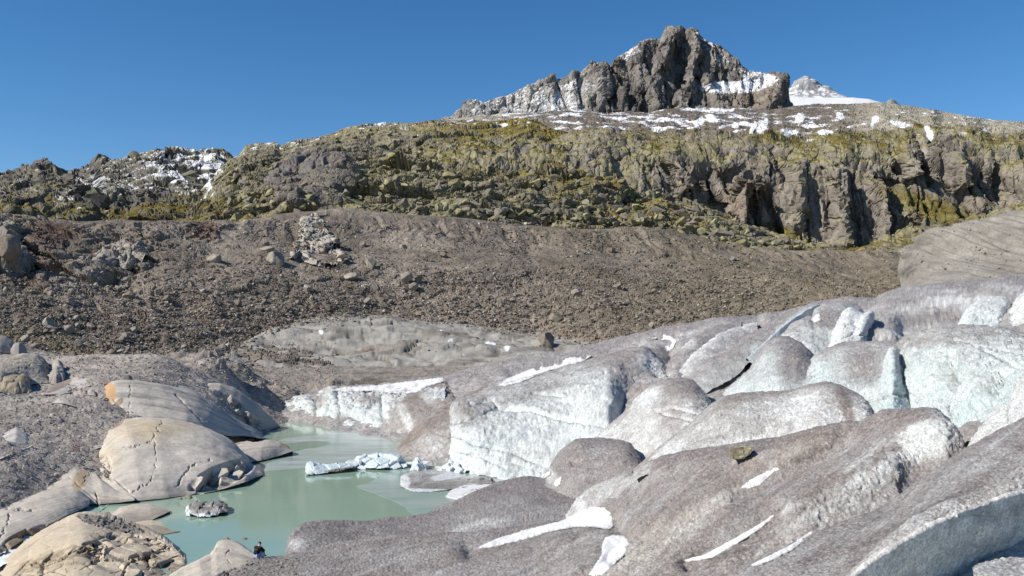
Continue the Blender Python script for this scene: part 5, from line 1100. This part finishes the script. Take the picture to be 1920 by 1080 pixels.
def scatter(name, px, py, d, size, v, fc, cols, mat, label, seed, flat=(.5, .85), cuts=6, rnd=.2, lo=.45, hi=.8):
    """many small stones in one mesh, each with its own shape"""
    r = np.random.default_rng(seed); n = len(px)
    P = unproj(px, py, d)
    base = np.array([rock_verts(v, 500 + k, cuts, rnd, lo, hi) for k in range(12)])
    B = base[r.integers(0, 12, n)]
    a = r.uniform(0, 6.28, n); c_, s_ = np.cos(a)[:, None], np.sin(a)[:, None]
    sc = np.stack([size * r.uniform(.7, 1.25, n), size * r.uniform(.7, 1.25, n), size * r.uniform(*flat, n)], 1)
    B = B * sc[:, None, :]
    tl = r.normal(0, .35, n)[:, None]
    B = np.stack([B[..., 0] * c_ - B[..., 1] * s_, B[..., 0] * s_ + B[..., 1] * c_, B[..., 2] + tl * B[..., 0]], -1)
    Vv = (B + P[:, None, :] + np.array([0, 0, 1]) * (size * .15)[:, None, None]).reshape(-1, 3)
    Ff = (fc[None] + (np.arange(n) * len(v))[:, None, None]).reshape(-1, 3)
    me = mesh_from(name, Vv, Ff, np.repeat(cols, len(v), 0), False)
    o = new_obj(name, me, mat)
    return tag(o, label, None, None, 'stuff')

V1, F1_ = ico(1); V2, F2_ = ico(2)
HB = []
M['lichen_stone'] = mat_attr("lichen_stone", scales=(.12, .8), var=.35, bump=.5, dist=.3, attr=False, base=(.26, .235, .13))
M['grey_hill_stone'] = mat_attr("grey_hill_stone", scales=(.12, .8), var=.35, bump=.5, dist=.3, attr=False, base=(.17, .155, .13))
for k in range(7):
    HB.append([])
    for mm in ('lichen_stone', 'grey_hill_stone'):
        vv = rock_verts(IV, 140 + k, 14, .06, .3, .65) + .03 * blocks(IV * 2.5 + k, 160 + k)[:, None] * IV
        me = mesh_from('boulder', vv, IF, None, False); me.materials.append(M[mm]); HB[-1].append(me)
HX = [c[0] for c in cr_hill]; HY = [c[1] for c in cr_hill]
def hill_pts(N, lo):
    px = rng.uniform(430, 1560, N); py = rng.uniform(235, 478, N)
    top = np.interp(px, HX, HY); d = zget('hill', px, py)
    f_ = fbm(np.stack([px / 70, py / 45, 0 * px], 1), 3, 700)
    mead = blob(px, py, 930, 265, 150, 50)
    dcc = blob(px, py, 590, 335, 90, 60, 20, .4)
    ok = (py > top + 6) & (d < 1e8) & (d > 430) & (rng.random(N) < np.clip(.25 + .9 * f_ + .4 * sstep(280, 380, py) - .45 * mead - .5 * dcc, .03, 1)) & (zget('mor', px, py) > d)
    return px[ok], py[ok], d[ok]
px, py, d = hill_pts(420, 0)
for a_, b_, c_2 in list(zip(px, py, d))[:110]:
    w_ = (13 + 20 * rng.random() ** 2) * (.6 + .5 * sstep(260, 420, b_)) / 2 / F * c_2
    tn = int(rng.random() < .45); kk = int(rng.integers(0, 7))
    o = bpy.data.objects.new('boulder', HB[kk][tn]); COL.objects.link(o)
    p_ = unproj(a_, b_, c_2); o.location = (p_[0], p_[1], p_[2] - w_ * .1)
    o.scale = (w_ * 1.15, w_ * .9, w_ * rng.uniform(.6, 1.0)); o.rotation_euler = (random.uniform(-.2, .2), random.uniform(-.55, .0), random.uniform(-.6, .6))
    tag(o, ['lichen-covered yellow-green boulder on the grassy hillside', 'bare dark grey boulder on the grassy hillside'][tn], 'boulder', ['lichen boulders on the hillside', 'bare grey boulders on the hillside'][tn])
px, py, d = hill_pts(7000, 1)
n = len(px)
hs2 = (2.0 + 10 * rng.random(n) ** 4) * (.55 + .5 * sstep(250, 420, py)) / F * d
hc = mix(mix((.125, .112, .092), (.215, .195, .14), rng.random(n)), (.25, .23, .13), (rng.random(n) < .28) * 1.0)
scatter('hillside_rocks', px, py, d, hs2, V2, F2_, hc, M['hill_rock'], 'countless smaller lichen-covered rocks among the grass of the hillside', 9, (.6, 1.1), 12, .1, .3, .65)
N = 120000
px = rng.uniform(-60, 1980, N); py = rng.uniform(415, 700, N)
d = np.minimum(zget('mor', px, py), zget('mor2', px, py))
dens = np.clip(.18 + .5 * fbm(np.stack([(px + .4 * py) / 45, py / 140, 0 * px], 1), 3, 501) + .62 * sstep(490, 580, py) + .45 * sstep(0, .3, fbm(np.stack([px / 90, py / 30, 0 * px], 1), 3, 500)) - .3 * (px > 1500), .05, 1)
inbed = (py > np.interp(px, [430, 500, 563, 720, 985, 1110], [662, 628, 607, 596, 630, 652])) & (px > 430) & (px < 1110)
ok = (d < 1e8) & (d > 150) & (rng.random(N) < dens) & ~(inbed & (rng.random(N) < .97))
px, py, d = px[ok], py[ok], d[ok]
n = len(px)
sz = (1.0 + 4.4 * rng.random(n) ** 6 + .8 * sstep(540, 600, py) * (px < 700)) / F * d * .55
tone = rng.random(n)
cols = mix(mix((.105, .083, .065), (.25, .21, .17), tone), (.37, .34, .295), (rng.random(n) < .27) * 1.0)
cols = mix(cols, (.20, .165, .10), (px > 1000) * .35)
scatter('scree', px, py, d, sz, V1, F1_, cols, M['scree'], 'loose brown and grey rubble covering the moraine slope', 3)

N = 26000
px = rng.uniform(-40, 640, N); py = rng.uniform(630, 1000, N)
d = zget('bank', px, py)
P = unproj(px, py, np.where(d > 1e8, 1, d))
# keep stones off the polished rock: they lie where the gravel sheet itself is the nearest surface
dg = zget('gravel', px, py)
ok = (d < 1e8) & (np.abs(dg - d) < .25) & (P[:, 2] > .15) & (d > 45)
px, py, d = px[ok], py[ok], d[ok]; n = len(px)
sz = (.7 + 2.6 * rng.random(n) ** 6) / F * d * .8
cols = mix(mix((.20, .18, .16), (.38, .345, .31), rng.random(n)), (.46, .44, .42), (rng.random(n) < .07) * 1.0)
scatter('gravel', px, py, d, sz, V1, F1_, cols, M['scree'], 'loose grey gravel and stones on the left bank', 4)

N = 1500
px = 330 + 230 * rng.random(N); py = 1030 + 60 * rng.random(N)
d = np.minimum(zget('fg', px, py), 1e9)
ok = (d < 1e8) & (rng.random(N) < .7) & (px < 560)
px, py, d = px[ok], py[ok], d[ok]; n = len(px)
scatter('gravel', px, py, d, (.8 + 2.2 * rng.random(n) ** 5) / F * d, V1, F1_, mix((.14, .13, .115), (.36, .33, .29), rng.random(n)), M['scree'], 'small stones strewn on the shore around the seated person', 5)

# boulder resting on the ice
d = float(zget('ice', [1388], [866])[0])
v = rock_verts(IV, 77, 5, .06)
me = mesh_from('boulder', v, IF, mix((.36, .32, .21), (.22, .19, .125), sstep(-.2, .4, fbm(v * np.array([.6, 2.5, 2.5]), 4, 78))))
o = new_obj('boulder', me, mat_attr("tan_boulder", scales=(1.5, 7.0), var=.25, bump=.6, dist=.06))
prof = [(1367, 848), (1372, 840), (1395, 838), (1409, 841), (1406, 852), (1390, 862), (1376, 863), (1368, 857)]
bm = bmesh.new()
fr = []; bk = []
cz = unproj(1388, 851, d)
for a, b in prof:
    q = unproj(a, b, d - .25); fr.append(bm.verts.new(q - cz))
    q = unproj(a + 3, b - 3, d + .75); bk.append(bm.verts.new((q - cz) * np.array([.92, 1, .92])))
bm.faces.new(fr); bm.faces.new(bk[::-1])
for i in range(len(prof)):
    j = (i + 1) % len(prof); bm.faces.new((fr[j], fr[i], bk[i], bk[j]))
bmesh.ops.recalc_face_normals(bm, faces=bm.faces)
bmesh.ops.bevel(bm, geom=list(bm.edges), offset=.05, segments=2, affect='EDGES')
bmesh.ops.triangulate(bm, faces=bm.faces)
bmesh.ops.subdivide_edges(bm, edges=list(bm.edges), cuts=3, use_grid_fill=True)
vv = np.array([q.co[:] for q in bm.verts]); bm.verts.index_update()
ff = np.array([[w.index for w in q.verts] for q in bm.faces if len(q.verts) == 3]); bm.free()
vv = vv + (blocks(vv / .35, 79, 1., .4) * .07)[:, None] * vv / (np.linalg.norm(vv, axis=1, keepdims=True) + .1)
me2 = mesh_from('boulder', vv, ff, mix((.38, .34, .23), (.24, .205, .135), sstep(-.1, .3, fbm(vv * np.array([.7, 2.5, 3.5]), 4, 78))), False)
me2.materials.append(o.data.materials[0]); o.data = me2
o.location = cz
tag(o, 'angular tan boulder resting on the grey glacier ice, casting a shadow', 'boulder')

# ------------------------------------------------------------------ snow lying on the ice
def snow_patch(label, pts, thick=.05, key='ice', pad=0, seed=0, name='snow_patch', ragged=1.7):
    a = np.array(pts, float)
    x0, y0 = a.min(0) - 4; x1, y1 = a.max(0) + 4
    st = .7
    X, Y = np.meshgrid(np.arange(x0, x1, st), np.arange(y0, y1, st))
    inside = np.zeros(X.shape, bool); dist = np.full(X.shape, 1e9)
    qn = np.stack([X.ravel() / 9, Y.ravel() / 6, 0 * X.ravel() + seed], 1)
    wx = X + ragged * 2.6 * fbm(qn, 4, 600, .65).reshape(X.shape)
    wy = Y + ragged * 1.8 * fbm(qn, 4, 601, .65).reshape(X.shape)
    for (ax, ay), (bx_, by_) in zip(pts, pts[1:] + pts[:1]):
        c = ((ay > wy) != (by_ > wy)) & (wx < (bx_ - ax) * (wy - ay) / (by_ - ay + 1e-9) + ax); inside ^= c
        dx, dy = bx_ - ax, by_ - ay
        t = np.clip(((wx - ax) * dx + (wy - ay) * dy) / (dx * dx + dy * dy + 1e-9), 0, 1)
        dist = np.minimum(dist, np.hypot(wx - ax - t * dx, wy - ay - t * dy))
    sd = np.where(inside, dist, -dist)
    d = zget(key, X.ravel(), Y.ravel()).reshape(X.shape).astype(float)
    good = d < 1e8
    d[~good] = np.median(d[good])
    # local smoothing of the looked-up depth
    for _ in range(4):
        pd = np.pad(d, 2, mode='edge')
        d = sum(pd[i:i + d.shape[0], j:j + d.shape[1]] for i in range(5) for j in range(5)) / 25
    G = unproj(X, Y, d)
    lift = thick * np.clip(sd / 4, -1.2, 1) + .004
    G[..., 2] += lift + .02 * perlin(G.reshape(-1, 3) / .3, 602).reshape(X.shape); G[..., 1] -= .03 * (sd > -1)
    keep = (sd > -1.3) & good
    idx = -np.ones(X.shape, int); 
    fc = grid_faces(*X.shape); kf = keep.ravel()[fc].all(1); fc = fc[kf]
    us = np.unique(fc); rem = -np.ones(X.size, int); rem[us] = np.arange(len(us))
    if not len(us): return
    sn_ = sd + 2.4 * fbm(np.stack([X.ravel() / 4, Y.ravel() / 3, 0 * X.ravel() + seed], 1), 4, 604, .65).reshape(X.shape)
    cc = mix((.36, .34, .325), (.64, .645, .655), sstep(-.9, 1.6, sn_)).reshape(-1, 3)
    o = new_obj(name, mesh_from(name, G.reshape(-1, 3)[us], rem[fc], cc[us]), M['old_snow'])
    return tag(o, label, 'snow patch')
snow_patch('long tapering white snow patch on the near ice, wider end by the boulder ridge', [(893, 1028), (930, 1010), (990, 992), (1050, 977), (1085, 960), (1110, 950), (1135, 952), (1145, 962), (1149, 985), (1142, 992), (1115, 987), (1080, 987), (1030, 996), (970, 1014), (920, 1026)], seed=1)
snow_patch('white snow patch spilling down to the bottom edge', [(1134, 1008), (1150, 1002), (1170, 1005), (1180, 1018), (1172, 1036), (1150, 1058), (1128, 1078), (1110, 1095), (1088, 1100), (1112, 1065), (1128, 1040), (1130, 1020)], seed=2)
snow_patch('short white snow wedge just below the tan boulder', [(1388, 915), (1402, 902), (1430, 888), (1462, 872), (1474, 868), (1460, 880), (1440, 893), (1425, 908), (1405, 915)], seed=3)
snow_patch('thin white snow streak in the groove of the foreground ice', [(1282, 1050), (1320, 1040), (1370, 1013), (1410, 991), (1450, 965), (1452, 968), (1415, 997), (1375, 1022), (1335, 1045), (1290, 1053)], seed=4, ragged=1)
snow_patch('thin white snow streak along the lower foreground ridge', [(1408, 1058), (1440, 1042), (1480, 1022), (1520, 996), (1524, 999), (1485, 1030), (1445, 1050), (1412, 1061)], seed=5, ragged=1)
snow_patch('long white snow band on the upper left ice surface', [(930, 722), (955, 708), (1000, 690), (1040, 680), (1070, 672), (1108, 667), (1090, 678), (1060, 685), (1020, 698), (975, 716), (945, 724)], thick=.05, seed=6)
snow_patch('second narrow snow band just above the long one', [(1058, 673), (1085, 667), (1090, 670), (1062, 677)], thick=.05, seed=16)
snow_patch('white curl of snow at the rim of a hollow near the ice skyline', [(1222, 634), (1240, 627), (1256, 629), (1268, 640), (1262, 652), (1250, 660), (1246, 645), (1238, 634)], thick=.05, seed=7)
snow_patch('flat white snow cover on top of the low ice cliff', [(618, 732), (640, 726), (700, 722), (760, 716), (830, 707), (832, 714), (800, 724), (780, 735), (755, 738), (730, 736), (700, 732), (660, 734)], thick=.05, seed=8)
snow_patch('small snow remnant at the foot of the dark ice hump', [(1038, 908), (1042, 900), (1052, 894), (1050, 906), (1044, 912)], seed=9)
snow_patch('small snow remnant where the white wall meets the near ridge', [(1010, 895), (1020, 888), (1032, 884), (1030, 890), (1020, 896)], seed=10)
snow_patch('small white snow pocket by the long crevasse', [(1520, 600), (1528, 592), (1536, 588), (1538, 600), (1528, 605)], seed=11)

# ------------------------------------------------------------------ seated person by the water
def plain(name, col, rough=.85):
    return mat_attr(name, rough=rough, scales=(9.0, 40.0), var=.2, bump=.3, dist=.01, attr=False, base=col)
pd_ = float(zget('fg', [481], [1046])[0]); pd_ = pd_ if pd_ < 1e8 else 55.0
pz = unproj(481, 1046, pd_)
person = bpy.data.objects.new('person', None)
person.location = pz; person.rotation_euler = (0, 0, math.radians(-28)); COL.objects.link(person)
tag(person, 'person in a black jacket and pale blue trousers sitting bent over by the lake', 'person')
def skin_body(name, verts, edges, radii, mat, parent, root=0, sub=2):
    me = bpy.data.meshes.new(name); me.from_pydata(verts, edges, [])
    o = bpy.data.objects.new(name, me); COL.objects.link(o); o.parent = parent
    md = o.modifiers.new('skin', 'SKIN')
    for i, r in enumerate(radii):
        sv = me.skin_vertices[0].data[i]; sv.radius = (r, r); sv.use_root = (i == root)
    sb = o.modifiers.new('sub', 'SUBSURF'); sb.levels = sub; sb.render_levels = sub
    me.materials.append(mat)
    return o
# local frame: faces +Y (towards the lake), sits with knees up, back bent forward
J = [(0, 0, .14), (0, .02, .30), (0, .08, .45), (0, .16, .56), (0, .21, .64), (0, .27, .74), (0, .30, .82),
     (.10, .0, .13), (.16, .36, .42), (.15, .46, .08), (.15, .60, .04), (-.10, .0, .13), (-.17, .35, .40), (-.16, .47, .08), (-.16, .61, .04),
     (.20, .15, .54), (.27, .30, .36), (.14, .44, .40), (.08, .50, .41), (-.20, .15, .54), (-.27, .30, .36), (-.14, .44, .40), (-.08, .50, .41)]
E = [(0, 1), (1, 2), (2, 3), (3, 4), (4, 5), (5, 6), (0, 7), (7, 8), (8, 9), (9, 10), (0, 11), (11, 12), (12, 13), (13, 14), (3, 15), (15, 16), (16, 17), (17, 18), (3, 19), (19, 20), (20, 21), (21, 22)]
Rr = [.13, .13, .14, .11, .055, .085, .075, .10, .075, .05, .045, .10, .075, .05, .045, .065, .045, .032, .03, .065, .045, .032, .03]
SKIN_ = plain('skin', (.42, .26, .19))
skin_body('body', J, E, Rr, SKIN_, person)
JK = plain('black_cloth', (.012, .012, .014)); TR = plain('pale_blue_denim', (.30, .34, .52)); HR = plain('dark_hair', (.012, .009, .008), .6)
skin_body('jacket', [J[i] for i in (0, 1, 2, 3, 15, 16, 17, 19, 20, 21)] + [(0, .19, .61)], [(0, 1), (1, 2), (2, 3), (3, 4), (4, 5), (5, 6), (3, 7), (7, 8), (8, 9), (3, 10)], [.19, .20, .205, .18, .12, .09, .075, .12, .09, .075, .09], JK, person)
skin_body('trousers', [J[i] for i in (0, 7, 8, 9, 11, 12, 13)], [(0, 1), (1, 2), (2, 3), (0, 4), (4, 5), (5, 6)], [.14, .115, .092, .07, .115, .092, .07], TR, person)
skin_body('hair', [(0, .25, .76), (0, .26, .83), (0, .30, .87)], [(0, 1), (1, 2)], [.085, .095, .07], HR, person)
for sx in (.15, -.16):
    skin_body('shoe', [(sx, .44, .045), (sx, .54, .04), (sx, .64, .03)], [(0, 1), (1, 2)], [.06, .055, .04], JK, person)
def bag_mesh():
    bm = bmesh.new(); bmesh.ops.create_cube(bm, size=1)
    for q in bm.verts: q.co = Vector((q.co.x * .34, q.co.y * .20, q.co.z * .44)) * (1 - .25 * (q.co.z > 0))
    bmesh.ops.bevel(bm, geom=list(bm.edges), offset=.05, segments=3, affect='EDGES')
    me = bpy.data.meshes.new('backpack'); bm.to_mesh(me); bm.free(); return me
b = new_obj('bag', bag_mesh(), TR)
b.location = pz + np.array([.34, .06, .16]); b.scale = (.75, .8, .8); b.rotation_euler = (.2, .35, .4)
tag(b, 'small pale blue bag on the ground at the right knee of the seated person', 'bag')
for px_, py_, w_, lab in [(422, 1010, 14, 'wet pale stone poking out of the shallow water near the pale slab'), (458, 1009, 9, 'small pale stone in the shallow water left of the person'), (352, 932, 16, 'flat ochre stone at the waterline below the largest dome'), (337, 934, 9, 'small flat stone beside the ochre one at the waterline'), (200, 963, 14, 'brown stone at the tip of the upper awash slab')]:
    dd = at_z(px_, py_ + 2, 0.0); p_ = unproj(px_, py_, dd)
    o = bpy.data.objects.new('stone', ROCKS[3][0]); COL.objects.link(o)
    r_ = w_ / 2 / F * dd; o.location = (p_[0], p_[1], .05); o.scale = (r_, r_ * .8, r_ * .55)
    tag(o, lab, 'stone')
for px_, py_, w_, lab in [(1004, 1075, 12, 'small grey stone lying on the near ice at the bottom edge'), (1460, 955, 6, 'tiny dark stone lying on the smooth foreground ice'), (1258, 937, 6, 'tiny pale stone beside the dark debris streak on the ice'), (552, 1077, 14, 'rounded stone on the gritty ice near the person')]:
    dd = float(zget('fg', [px_], [py_])[0])
    if dd > 1e8: continue
    p_ = unproj(px_, py_, dd); o = bpy.data.objects.new('stone', ROCKS[2][0 if 'pale' in lab or 'grey' in lab else 1]); COL.objects.link(o)
    r_ = w_ / 2 / F * dd; o.location = p_; o.scale = (r_, r_ * .9, r_ * .7); o.rotation_euler = (0, 0, px_)
    tag(o, lab, 'stone')
